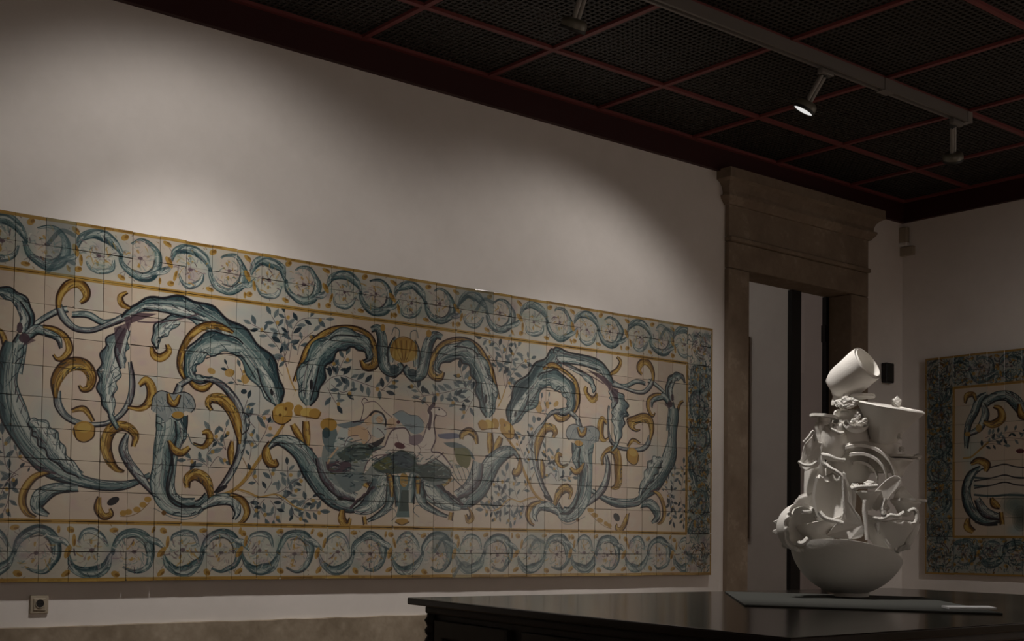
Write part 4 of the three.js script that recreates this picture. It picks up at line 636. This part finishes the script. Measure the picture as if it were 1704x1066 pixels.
for (const [x, w] of [[0.8, 'beside the entrance wall'], [3.4, 'in the middle of the second track'], [6.2, 'near the end wall']]) spotlight(V(x, HY, 5.39), x > 6 ? V(0.7, -0.7, -0.2) : V(0.05, -0.8, 0.55), 'added fill spotlight on the unseen second track, ' + w, x > 6 ? 4.4 : 2.9, 0, 5.29);  // unseen lamps added to brighten the room and the end wall

// ---------------------------------------------------------------- wall fittings
{ // socket
  const o = thing('wall_socket', 'small beige square socket on the white wall under the tile panel', 'socket', [2.208, EYE - 0.312, 0]);
  const f = new RoundedBoxGeometry(0.084, 0.084, 0.012, 2, 0.004); f.translate(0, 0, 0.006); mesh('cover_plate', f, M.beige, o);
  const ins = new RoundedBoxGeometry(0.056, 0.056, 0.006, 2, 0.003); ins.translate(0, 0, 0.0135); const im = mesh('insert', ins, M.beige, o);
  const ring = new THREE.LatheGeometry([[0.0185, 0.0], [0.0215, 0.0], [0.0215, 0.003], [0.0185, 0.003], [0.0185, 0.0]].map((p) => new THREE.Vector2(...p)), 28); ring.rotateX(Math.PI / 2); ring.translate(0, 0.004, 0.0165); mesh('socket_rim', ring, M.beige, im);
  const wellShade = new THREE.CylinderGeometry(0.0185, 0.0185, 0.001, 28); wellShade.rotateX(Math.PI / 2); wellShade.translate(0, 0.004, 0.0168); mesh('socket_well_shade', wellShade, M.lampDark, im);  // flat dark disc, the shade of the recess put in as colour
  for (const x of [-0.007, 0.007]) { const c = new THREE.CylinderGeometry(0.003, 0.003, 0.001, 10); c.rotateX(Math.PI / 2); c.translate(x, 0.004, 0.0175); mesh('pin_hole_shade', c, M.black, im); }  // black discs stand in for the shade inside the holes
}
{ // black box right of the doorway
  const o = thing('wall_speaker', 'small black box mounted on the wall between doorway and corner', 'wall box', [8.783, EYE + 1.343, 0]);
  const b = new RoundedBoxGeometry(0.10, 0.155, 0.05, 2, 0.008); b.translate(0, 0, 0.03); mesh('body', b, M.black, o);
  const gr = new RoundedBoxGeometry(0.08, 0.135, 0.006, 1, 0.002); gr.translate(0, 0, 0.057); mesh('grille', gr, M.lampDark, o);
  mesh('bracket', boxG(-0.02, 0.02, -0.03, 0.03, 0, 0.008), M.lampDark, o);
}
{ // sensor high in the corner
  const o = thing('corner_sensor', 'small beige motion sensor high in the room corner', 'sensor', [CORNER, EYE + 2.4, 0.03]);
  const a = new RoundedBoxGeometry(0.045, 0.125, 0.075, 2, 0.01); a.translate(-0.025, 0.055, 0.0); const sb = mesh('body', a, M.sensor, o);
  const w = new RoundedBoxGeometry(0.05, 0.03, 0.08, 2, 0.008); w.translate(-0.028, -0.02, 0.0); mesh('detector_window', w, M.sensorPale, sb);
  const c = new RoundedBoxGeometry(0.035, 0.07, 0.13, 2, 0.006); c.translate(-0.018, -0.075, 0.025); mesh('bracket_box', c, M.sensor, o);
}

// ---------------------------------------------------------------- dark chest with the ceramic sculpture
const TY = EYE - 0.18;
const quad = [[2.415, 2.602], [2.052, 4.388], [4.53, 4.30], [4.888, 2.697]];     // L, F, R, B of the top (x, z)
const qcx = quad.reduce((a, p) => a + p[0], 0) / 4, qcz = quad.reduce((a, p) => a + p[1], 0) / 4;
function inset(d) {
  const n = quad.length, out = [];
  for (let i = 0; i < n; i++) {
    const a = quad[(i + n - 1) % n], b = quad[i], c = quad[(i + 1) % n];
    const u = [b[0] - a[0], b[1] - a[1]], v = [c[0] - b[0], c[1] - b[1]], lu = Math.hypot(...u), lv = Math.hypot(...v);
    let n1 = [-u[1] / lu, u[0] / lu], n2 = [-v[1] / lv, v[0] / lv]; if (n1[0] * (qcx - b[0]) + n1[1] * (qcz - b[1]) < 0) n1 = n1.map((q) => -q); if (n2[0] * (qcx - b[0]) + n2[1] * (qcz - b[1]) < 0) n2 = n2.map((q) => -q);
    const k = d / (1 + n1[0] * n2[0] + n1[1] * n2[1]); out.push([b[0] + (n1[0] + n2[0]) * k, b[1] + (n1[1] + n2[1]) * k]);
  }
  return out;
}
{
  const o = thing('wooden_chest', 'large dark polished wooden chest with overhanging top', 'chest', [qcx, 0, qcz]);
  const prism = (d, y0, y1, bev = 0) => {
    const s = new THREE.Shape(); inset(d + bev).forEach(([x, z], i) => (i ? s.lineTo(x - qcx, -(z - qcz)) : s.moveTo(x - qcx, -(z - qcz))));
    const g = new THREE.ExtrudeGeometry(s, { depth: y1 - y0 - 2 * bev, bevelEnabled: bev > 0, bevelThickness: bev, bevelSize: bev, bevelSegments: 3 }); g.rotateX(-Math.PI / 2); g.translate(0, y0 + bev, 0); return metricUV(g);
  };
  mesh('top_board', prism(0, TY - 0.022, TY, 0.004), M.ebonyTop, o);
  mesh('body', prism(0.065, 0.09, TY - 0.022), M.ebony, o);
  mesh('plinth', prism(0.035, 0.0, 0.09, 0.006), M.ebony, o);
  mesh('moulding', prism(0.045, TY - 0.05, TY - 0.022, 0.008), M.ebony, o);
  const corners = inset(0.062), r0 = 0.02;
  corners.forEach(([x, z]) => {                           // ripple-turned corner strips
    const pts = []; for (let i = 0; i <= 96; i++) { const y = 0.09 + (TY - 0.05 - 0.09) * i / 96; pts.push(new THREE.Vector2(r0 + 0.005 * Math.sin(y * 2 * Math.PI / 0.032), y)); }
    const g = new THREE.LatheGeometry(pts, 14); g.translate(x - qcx, 0, z - qcz); mesh('ripple_moulding', g, M.ebony, o);
  });
  // framed panels on the long sides
  for (const [a, b, n] of [[0, 1, 3], [1, 2, 4]]) {
    const A = inset(0.065)[a], B = inset(0.065)[b], L = Math.hypot(B[0] - A[0], B[1] - A[1]), ang = Math.atan2(-(B[1] - A[1]), B[0] - A[0]);
    for (let i = 0; i < n; i++) for (let j = 0; j < 2; j++) {
      const w = L / n - 0.1, h = 0.40, t = (i + 0.5) / n, y = 0.14 + h / 2 + j * (h + 0.06), out = 0.006;
      const sh = new THREE.Shape(); sh.moveTo(-w / 2, -h / 2); sh.lineTo(w / 2, -h / 2); sh.lineTo(w / 2, h / 2); sh.lineTo(-w / 2, h / 2); const hole = new THREE.Path(); const f = 0.045; hole.moveTo(-w / 2 + f, -h / 2 + f); hole.lineTo(-w / 2 + f, h / 2 - f); hole.lineTo(w / 2 - f, h / 2 - f); hole.lineTo(w / 2 - f, -h / 2 + f); sh.holes.push(hole);
      const g = metricUV(new THREE.ExtrudeGeometry(sh, { depth: 0.016, bevelEnabled: true, bevelThickness: 0.004, bevelSize: 0.004, bevelSegments: 2 }));
      const m = mesh('panel_frame', g, M.ebony, o); m.position.set(A[0] + (B[0] - A[0]) * t - qcx, y, A[1] + (B[1] - A[1]) * t - qcz); m.rotation.y = ang; 
    }
  }
}
{ // grey sheet under the sculpture and the label card
  const at = (x, y) => { const p = onPlane(x, y, 1, TY); return [p.x, p.z]; };
  const A = at(1206.7, 985.5), B = at(1240, 1008.4), Cc = at(1668, 1022.5), Dd = [A[0] + Cc[0] - B[0], A[1] + Cc[1] - B[1]], cx = (A[0] + Cc[0]) / 2, cz = (A[1] + Cc[1]) / 2;
  const s = new THREE.Shape(); [A, B, Cc, Dd].forEach(([x, z], i) => (i ? s.lineTo(x - cx, -(z - cz)) : s.moveTo(x - cx, -(z - cz))));
  const g = new THREE.ExtrudeGeometry(s, { depth: 0.003, bevelEnabled: true, bevelThickness: 0.001, bevelSize: 0.001, bevelSegments: 1 }); g.rotateX(-Math.PI / 2); g.translate(0, 0.001, 0);
  const m = mesh('display_mat', metricUV(g), M.mat); m.position.set(cx, TY, cz); m.userData = { label: 'thin grey sheet lying on the dark chest under the sculpture', category: 'mat' };
  const c1 = at(1573, 1015.5), c2 = at(1652, 1016), L = Math.hypot(c2[0] - c1[0], c2[1] - c1[1]);
  const k = thing('label_card', 'small white card lying on the grey sheet before the sculpture', 'card', [(c1[0] + c2[0]) / 2, TY + 0.005, (c1[1] + c2[1]) / 2]);
  k.rotation.y = Math.atan2(-(c2[1] - c1[1]), c2[0] - c1[0]);
  const cg = new THREE.BoxGeometry(L, 0.005, 0.05); cg.rotateX(0.06); cg.translate(0, 0.0042, 0); mesh('card_sheet', cg, M.card, k);
}
// sculpture of piled ceramic fragments; pieces placed from pixels in the plane of the sculpture
{
  const SC = 488, o = thing('ceramic_sculpture', 'white ceramic sculpture of stacked broken bowls, cups and shards', 'sculpture', [3.764, TY + 0.0062, 3.288]);
  o.rotation.y = -0.947;
  const r = rng(2024);
  const L = (px, py, z = 0) => V(((px - 1412) - 0.0118 * (1000 - py)) / 503, (1000 - py) / SC, z / SC);
  const nz = (a, s) => Math.sin(a * 3.1 + s) * 0.5 + Math.sin(a * 7.3 + s * 2.1) * 0.3 + Math.sin(a * 15.7 + s * 3.7) * 0.2;
  // thick shell from a surface fn(u, v); closed = wraps in u; jag roughens the v = 1 rim
  function shell(fn, { nu = 48, nv = 14, th = 0.007, closed = true, jag = 0, pole = true, seed = 0 } = {}) {
    const O = [], N = [], e = 1e-3, P = (u, v) => { const top = jag ? 1 - jag * (0.5 + 0.5 * nz(u * 6.2832 * 1.0, seed)) - jag * 0.25 * Math.abs(nz(u * 40, seed + 4)) : 1; return fn(u, v * top); };
    for (let i = 0; i <= nu; i++) for (let j = 0; j <= nv; j++) {
      const u = i / nu, v = j / nv, p = P(u, v), a = P(u + e, Math.max(v, 0.02)), b = P(u - e, Math.max(v, 0.02)), c = P(u, Math.min(1, v + e)), d = P(u, Math.max(0, v - e));
      const n = a.sub(b).cross(c.sub(d)); if (n.lengthSq() < 1e-14) n.set(0, 1, 0); n.normalize(); O.push(p); N.push(n);
    }
    const pos = [], id = (i, j) => i * (nv + 1) + j, inner = O.map((p, k) => p.clone().addScaledVector(N[k], -th));
    if (pole) for (let i = 0; i <= nu; i++) inner[id(i, 0)].copy(O[id(0, 0)]).addScaledVector(N[id(0, 1)].clone().add(N[id(nu >> 1, 1)]).normalize(), -th);
    const idx = [], nO = O.length; for (const p of O) pos.push(p.x, p.y, p.z); for (const p of inner) pos.push(p.x, p.y, p.z);
    for (let i = 0; i < nu; i++) for (let j = 0; j < nv; j++) { const a = id(i, j), b = id(i + 1, j), c = id(i + 1, j + 1), d = id(i, j + 1); idx.push(a, b, c, a, c, d, nO + a, nO + c, nO + b, nO + a, nO + d, nO + c); }
    const strip = (list) => { const s = pos.length / 3; for (const k of list) { const p = O[k], q = inner[k]; pos.push(p.x, p.y, p.z, q.x, q.y, q.z); } for (let i = 0; i + 1 < list.length; i++) { const a = s + 2 * i; idx.push(a, a + 2, a + 3, a, a + 3, a + 1); } };
    strip(Array.from({ length: nu + 1 }, (_, i) => id(i, nv))); if (!pole) strip(Array.from({ length: nu + 1 }, (_, i) => id(i, 0)));
    if (!closed) { strip(Array.from({ length: nv + 1 }, (_, j) => id(0, j))); strip(Array.from({ length: nv + 1 }, (_, j) => id(nu, j))); }
    const g = new THREE.BufferGeometry(); g.setAttribute('position', new THREE.Float32BufferAttribute(pos, 3)); g.setIndex(idx);
    const uv = new Float32Array(pos.length / 3 * 2); for (let i = 0; i < pos.length / 3; i++) { uv[2 * i] = pos[3 * i] + pos[3 * i + 2] * 0.7; uv[2 * i + 1] = pos[3 * i + 1] + pos[3 * i + 2] * 0.4; } g.setAttribute('uv', new THREE.BufferAttribute(uv, 2));
    g.computeVertexNormals(); return g;
  }
  const put = (name, g, p, axis, mat = M.ceramic, spin = 0) => { const m = mesh(name, g, mat, o); m.position.copy(p); m.quaternion.copy(orientTo(axis)).multiply(new THREE.Quaternion().setFromAxisAngle(V(0, 1, 0), spin)); return m; };
  const cap = (R, half, f0 = 0, f1 = 1) => (u, v) => { const t = v * half, p = (f0 + (f1 - f0) * u) * 2 * Math.PI; return V(R * Math.sin(t) * Math.cos(p), -R * Math.cos(t), R * Math.sin(t) * Math.sin(p)); };
  const prof = (pts, f0 = 0, f1 = 1) => { const vs = pts.map((p) => [p[0] / SC, p[1] / SC]); return (u, v) => { const t = v * (vs.length - 1), k = Math.min(vs.length - 2, Math.floor(t)), f = t - k, s = spline3(vs, k, f), a = (f0 + (f1 - f0) * u) * 2 * Math.PI; return V(s[0] * Math.cos(a), s[1], s[0] * Math.sin(a)); }; };
  function spline3(p, k, f) { const a = p[Math.max(0, k - 1)], b = p[k], c = p[k + 1], d = p[Math.min(p.length - 1, k + 2)]; return [0, 1].map((j) => 0.5 * (2 * b[j] + (c[j] - a[j]) * f + (2 * a[j] - 5 * b[j] + 4 * c[j] - d[j]) * f * f + (3 * b[j] - a[j] - 3 * c[j] + d[j]) * f * f * f)); }
  const px = (n) => n / 500;
  function lump(rx, ry, rz, seed, rough = 0.25) {
    const g = new THREE.IcosahedronGeometry(1, 4), p = g.attributes.position, v = V();
    for (let i = 0; i < p.count; i++) { v.fromBufferAttribute(p, i); const k = 1 + rough * (Math.sin(v.x * 4.1 + seed) * Math.sin(v.y * 4.7 + seed * 1.3) + 0.6 * Math.sin(v.z * 9.3 + seed * 2 + v.x * 7) * Math.sin(v.y * 11 + seed)); p.setXYZ(i, v.x * px(rx) * k, v.y * px(ry) * k, v.z * px(rz) * k); }
    g.computeVertexNormals(); return g;
  }
  // flat broken plate of radius R px
  const plate = (R, th, seed, f0 = 0, f1 = 1, bowl = 0.12) => shell((u, v) => { const a = (f0 + (f1 - f0) * u) * 2 * Math.PI, q = px(R) * v * (1 + 0.12 * nz(a * 1.0, seed) * v); return V(q * Math.cos(a), px(R) * bowl * v * v, q * Math.sin(a)); }, { nu: 40, nv: 6, th: px(th), seed });
  // thin upright shard: outline polygon in px, bent about the vertical
  function shard(name, pts, z, th, bend = 0, mat = M.ceramic) {
    const c = pts.reduce((a, p) => [a[0] + p[0] / pts.length, a[1] + p[1] / pts.length], [0, 0]), sh = new THREE.Shape();
    const sm = spline([...pts, pts[0]].map((p) => [p[0], p[1]]), pts.length * 5);
    sm.forEach((p, i) => { const a = px(p[0] - c[0] + (r() - 0.5) * 0.8), b = px(c[1] - p[1] + (r() - 0.5) * 0.8); i ? sh.lineTo(a, b) : sh.moveTo(a, b); });
    const g = new THREE.ExtrudeGeometry(sh, { depth: px(th), bevelEnabled: true, bevelThickness: px(1.2), bevelSize: px(1.0), bevelSegments: 2, steps: 1 });
    const p = g.attributes.position; for (let i = 0; i < p.count; i++) { const x = p.getX(i); p.setZ(i, p.getZ(i) - bend * x * x * 8 + Math.sin(p.getY(i) * 60) * 0.001); } g.computeVertexNormals();
    const m = mesh(name, g, mat, o); m.position.copy(L(c[0], c[1], z)); return m;
  }
  const tube = (name, pts, rad, mat = M.ceramic, seg = 40) => { const c = new THREE.CatmullRomCurve3(pts.map((p) => L(p[0], p[1], p[2] ?? 0))); const g = new THREE.TubeGeometry(c, seg, px(rad), 8, false); const p = g.attributes.position; for (let i = 0; i < p.count; i++) p.setXYZ(i, p.getX(i) + Math.sin(i * 1.7) * 0.0008, p.getY(i) + Math.sin(i * 2.3) * 0.0008, p.getZ(i) + Math.sin(i * 3.1) * 0.0008); g.computeVertexNormals(); return mesh(name, g, mat, o); };

  // base bowl: part of a sphere, leaning back and a little to the right
  const bowlAx = V(0.10, 1, -0.33), Rb = px(94.5);
  put('base_bowl', shell(cap(Rb, 1.205), { nu: 96, nv: 30, th: px(5), jag: 0.012, seed: 3 }), L(1413, 901, 0), bowlAx, M.ceramic);
  { const g = new THREE.CylinderGeometry(px(30), px(28), px(6), 48); g.translate(0, px(3), 0); const m = mesh('foot', g, M.ceramic, o); m.position.copy(L(1417, 1000, 0)); }
  // white mass inside the bowl
  shard('inner_wall', [[1378, 900], [1392, 884], [1402, 872], [1408, 848], [1404, 815], [1402, 800], [1408, 802], [1414, 840], [1422, 858], [1432, 872], [1436, 900], [1410, 906]], 62, 8, 0.3, M.ceramic);
  // hollow vase fragment with its inside showing
  put('vase_fragment', shell((u, v) => { const a = (0.06 + 0.44 * u) * 2 * Math.PI, h = v, R = px(24) * (0.62 + 0.75 * Math.sin(Math.min(1, h + 0.15) * 2.5)); return V(R * Math.cos(a), px(92) * (h - 0.5), -R * Math.sin(a) * 1.1); }, { nu: 24, nv: 24, th: px(4), closed: false, pole: false, jag: 0.1, seed: 9 }), L(1388, 838, 66), V(-0.08, 1, 0));
  tube('broken_rim', [[1376, 783, 60], [1384, 790, 66], [1394, 796, 70], [1403, 804, 70], [1406, 826, 70], [1407, 852, 70], [1410, 872, 68]], 3.2);
  tube('broken_rim', [[1366, 862, 70], [1376, 872, 74], [1390, 876, 74], [1404, 880, 72]], 4);
  // side bowls behind
  put('side_bowl', shell(cap(px(40), 1.5), { th: px(4), jag: 0.05, seed: 5 }), L(1366, 868, 30), V(-0.25, 1, 0.1), M.ceramic);
  put('side_bowl', shell(cap(px(36), 1.5), { th: px(4), jag: 0.1, seed: 6 }), L(1358, 830, -10), V(-0.15, 1, -0.3), M.ceramic);
  // ear-shaped shell at the left
  put('ear_shell', shell(cap(px(35), 1.7), { nu: 64, nv: 20, th: px(6.5), jag: 0.1, seed: 12 }), L(1337, 887, 66), V(0.78, -0.04, 0.62), M.ceramic, 1.2);
  tube('ear_spur', [[1338, 862, 78], [1345, 862, 70], [1352, 861, 60]], 3); tube('ear_spur', [[1328, 912, 84], [1338, 913, 84], [1347, 905, 80]], 4.5);
  shard('side_chip', [[1285, 893], [1296, 889], [1300, 895], [1290, 897]], 0, 4, 0, M.ceramic); shard('side_chip', [[1287, 877], [1296, 874], [1300, 882], [1292, 881]], 0, 4, 0, M.ceramic);
  // columns and hollow bodies of the middle
  put('tall_body', shell(prof([[16, 0], [22, 20], [24, 50], [20, 80], [14, 110], [18, 130]]), { th: px(4), pole: false, jag: 0.06, seed: 21 }), L(1398, 872, -20), V(-0.02, 1, 0), M.ceramic);
  put('tall_body', shell(prof([[22, 0], [30, 22], [32, 60], [28, 95], [24, 120]]), { th: px(4), pole: false, jag: 0.06, seed: 22 }), L(1418, 806, -16), V(0.0, 1, 0.02), M.ceramic);
  put('tall_body', shell(prof([[12, 0], [16, 25], [14, 60], [10, 95]]), { th: px(3.5), pole: false, jag: 0.1, seed: 23 }), L(1360, 858, 10), V(-0.05, 1, 0), M.ceramic);
  put('side_cup', shell(prof([[0, 0], [14, 4], [22, 22], [20, 48], [17, 62]]), { th: px(3.5), jag: 0.08, seed: 24 }), L(1390, 772, 8), V(-0.1, 1, 0.1), M.ceramic);
  put('left_cone', shell(prof([[0, 0], [9, 4], [12, 25], [11, 50]]), { th: px(3), jag: 0.05, seed: 25 }), L(1372, 752, 18), V(0.02, 1, 0), M.ceramic);
  put('left_plate', plate(23, 4.5, 4.1, 0, 1, 0.02), L(1375, 700, 18), V(0.12, 1, -0.04), M.ceramic);
  shard('left_shell', [[1333, 786], [1338, 766], [1342, 750], [1352, 739], [1358, 731], [1363, 745], [1371, 749], [1368, 765], [1364, 785], [1352, 789], [1344, 792]], 34, 5, 0.4, M.ceramic);
  tube('broken_rim', [[1340, 746, 42], [1348, 738, 44], [1356, 728, 42], [1360, 744, 40]], 2.2, M.ceramic); tube('broken_rim', [[1331, 778, 40], [1341, 784, 44], [1352, 784, 42], [1362, 778, 40]], 2.6);
  tube('broken_rim', [[1378, 718, 30], [1388, 725, 36], [1400, 731, 36], [1406, 730, 32]], 2.8); tube('broken_rim', [[1370, 766, 36], [1382, 769, 42], [1396, 775, 42], [1408, 776, 38]], 3.6); tube('broken_rim', [[1370, 768, 36], [1372, 780, 38], [1382, 788, 44]], 4);
  // rough white crumbs
  for (const [x, y, z, a, b, s] of [[1400, 681, 30, 8, 7, 1], [1412, 678, 34, 10, 8, 2], [1422, 680, 32, 9, 7, 3], [1406, 686, 34, 8, 5, 4], [1416, 686, 36, 9, 5, 5], [1428, 704, 36, 6, 8, 6], [1424, 713, 38, 7, 7, 7], [1434, 716, 38, 8, 5, 8], [1440, 711, 34, 6, 5, 9], [1424, 820, 60, 8, 6, 10], [1448, 817, 62, 10, 7, 11], [1508, 916, 20, 6, 6, 12], [1488, 922, 40, 6, 8, 13], [1498, 731, 24, 5, 11, 14], [1501, 757, 20, 5, 5, 15], [1527, 770, 26, 6, 5, 16], [1494, 678, -8, 8, 10, 17], [1474, 857, 60, 6, 9, 18], [1310, 916, 60, 7, 6, 19]]) { const m = mesh('crumb', lump(a, b, a * 0.8, s * 1.7, 0.17), M.ceramic, o); m.position.copy(L(x, y, z)); }
  put('white_dish', shell(cap(px(24), 1.15), { th: px(4), jag: 0.2, seed: 31 }), L(1428, 704, 34), V(0.1, 1, 0.32), M.ceramic);
  // upper right funnel bowl
  put('funnel_bowl', shell(prof([[0, 0], [14, 3], [24, 22], [37, 45], [54, 66]]), { th: px(4), nu: 72, jag: 0.02, seed: 33 }), L(1470, 748, 4), V(0.2, 1, 0.13), M.ceramic);
  put('lower_funnel', shell(prof([[20, 0], [22, 20], [24, 40], [26, 52]]), { th: px(4), pole: false, jag: 0.05, seed: 34 }), L(1470, 790, -6), V(0.0, 1, 0.0), M.ceramic);
  put('top_plate', plate(22, 4.5, 7.7, 0, 1, 0.05), L(1436, 667, 10), V(-0.03, 1, -0.05), M.ceramic); put('top_plate', plate(9, 4, 2.7, 0, 1, 0.05), L(1412, 665, 16), V(0.1, 1, 0), M.ceramic);
  // cup on top, tipped over, with a broken side
  { // the cup's upper side is broken away towards its base
    const ax = V(0.74, 0.52, 0.42).normalize(), up = V(-0.2, 1, 0.3).projectOnPlane(ax).normalize().applyQuaternion(orientTo(ax).invert()), a0 = Math.atan2(up.z, up.x), P0 = prof([[0, 0], [14, 0.5], [24, 3], [28, 13], [29, 34], [28, 54], [27, 70]]);
    put('tipped_cup', shell((u, v) => { const gap = 1.1 * Math.max(0, 1 - v * 1.12) ** 0.6 + 0.04 * Math.sin(v * 19), a = (a0 + gap + u * (2 * Math.PI - 2 * gap)) / (2 * Math.PI), e = Math.max(v, 0.03); return P0(a, e); }, { nu: 72, nv: 34, th: px(4.2), closed: false, pole: false }), L(1394, 650, -6), ax, M.ceramic);
  }
  put('cup_stand', shell(prof([[18, 0], [14, 12], [16, 22]]), { th: px(4), pole: false, jag: 0.08, seed: 37 }), L(1404, 676, 4), V(-0.1, 1, 0), M.ceramic);
  // nested arches on the right
  for (const [R, w, z, a0, a1] of [[62, 11, 26, 1.95, -0.35], [46, 7, 34, 1.9, -0.25], [31, 5, 30, 1.9, -0.1]]) {
    const g = shell((u, v) => { const a = a0 + (a1 - a0) * u, q = px(R) - px(w) * (v - 0.5) * 0.7; return V(q * Math.cos(a), q * Math.sin(a), px(26) * (v - 0.5)); }, { nu: 36, nv: 6, th: px(5), closed: false, pole: false, jag: 0.05, seed: R });
    const m = mesh('arch_fragment', g, M.ceramic, o); m.position.copy(L(1430, 806, z));
  }
  put('right_plate', plate(27, 4, 5.2, 0, 1, 0.06), L(1501, 768, 6), V(0.02, 1, -0.05), M.ceramic); put('right_cone', shell(prof([[0, 0], [8, 4], [14, 20], [24, 30]]), { th: px(3), jag: 0.03, seed: 40 }), L(1494, 802, 6), V(0.04, 1, 0), M.ceramic);
  shard('slab', [[1462, 822], [1478, 806], [1492, 802], [1498, 812], [1482, 832], [1470, 850], [1456, 858], [1452, 836]], 44, 5, 0.3, M.ceramic);
  shard('triangle_shard', [[1488, 836], [1494, 826], [1501, 818], [1510, 828], [1518, 838], [1502, 840]], 20, 5, 0, M.ceramic);
  put('right_plate', plate(28, 4, 8.8, 0, 1, 0.05), L(1512, 840, 14), V(0.03, 1, -0.04), M.ceramic); put('right_cone', shell(prof([[4, 0], [10, 4], [16, 14], [25, 24]]), { th: px(3), jag: 0.03, seed: 41, pole: false }), L(1504, 864, 14), V(0.1, 1, 0), M.ceramic);
  put('small_cone', shell(prof([[4, 0], [8, 10], [14, 22], [20, 30]]), { th: px(3), jag: 0.08, seed: 42, pole: false }), L(1446, 856, 46), V(0, 1, 0), M.ceramic);
  tube('rim_bead', [[1418, 824, 70], [1430, 821, 72], [1446, 820, 70], [1460, 819, 66]], 3.4);
  tube('post', [[1440, 842, 72], [1439, 860, 74], [1441, 880, 76], [1443, 906, 78]], 4, M.ceramic); tube('broken_rim', [[1442, 868, 66], [1455, 871, 68], [1468, 872, 68], [1480, 866, 66], [1492, 867, 62], [1502, 861, 58]], 3.2); tube('strut', [[1472, 840, 62], [1468, 856, 64], [1470, 866, 66]], 5, M.ceramic);
  put('lower_cup', shell(prof([[12, 0], [26, 10], [36, 30], [40, 52]]), { th: px(4), jag: 0.12, seed: 45, pole: false }), L(1482, 922, 22), V(0.06, 1, 0.05), M.ceramic);
  tube('rib', [[1522, 858, 44], [1523, 872, 46], [1516, 886, 48], [1510, 900, 50], [1507, 912, 50]], 4.2, M.ceramic); tube('rib', [[1510, 860, 44], [1518, 856, 46], [1522, 860, 46]], 3.4, M.ceramic);
  tube('rib', [[1470, 904, 66], [1477, 914, 66], [1484, 924, 62]], 3, M.ceramic); tube('rib', [[1488, 892, 44], [1489, 906, 46], [1490, 924, 48]], 3, M.ceramic); tube('rib', [[1455, 880, 66], [1460, 890, 68], [1462, 896, 68]], 2.6, M.ceramic); tube('rib', [[1492, 926, 50], [1496, 918, 48], [1504, 914, 46]], 3, M.ceramic);
}
renderer.render(scene, camera);
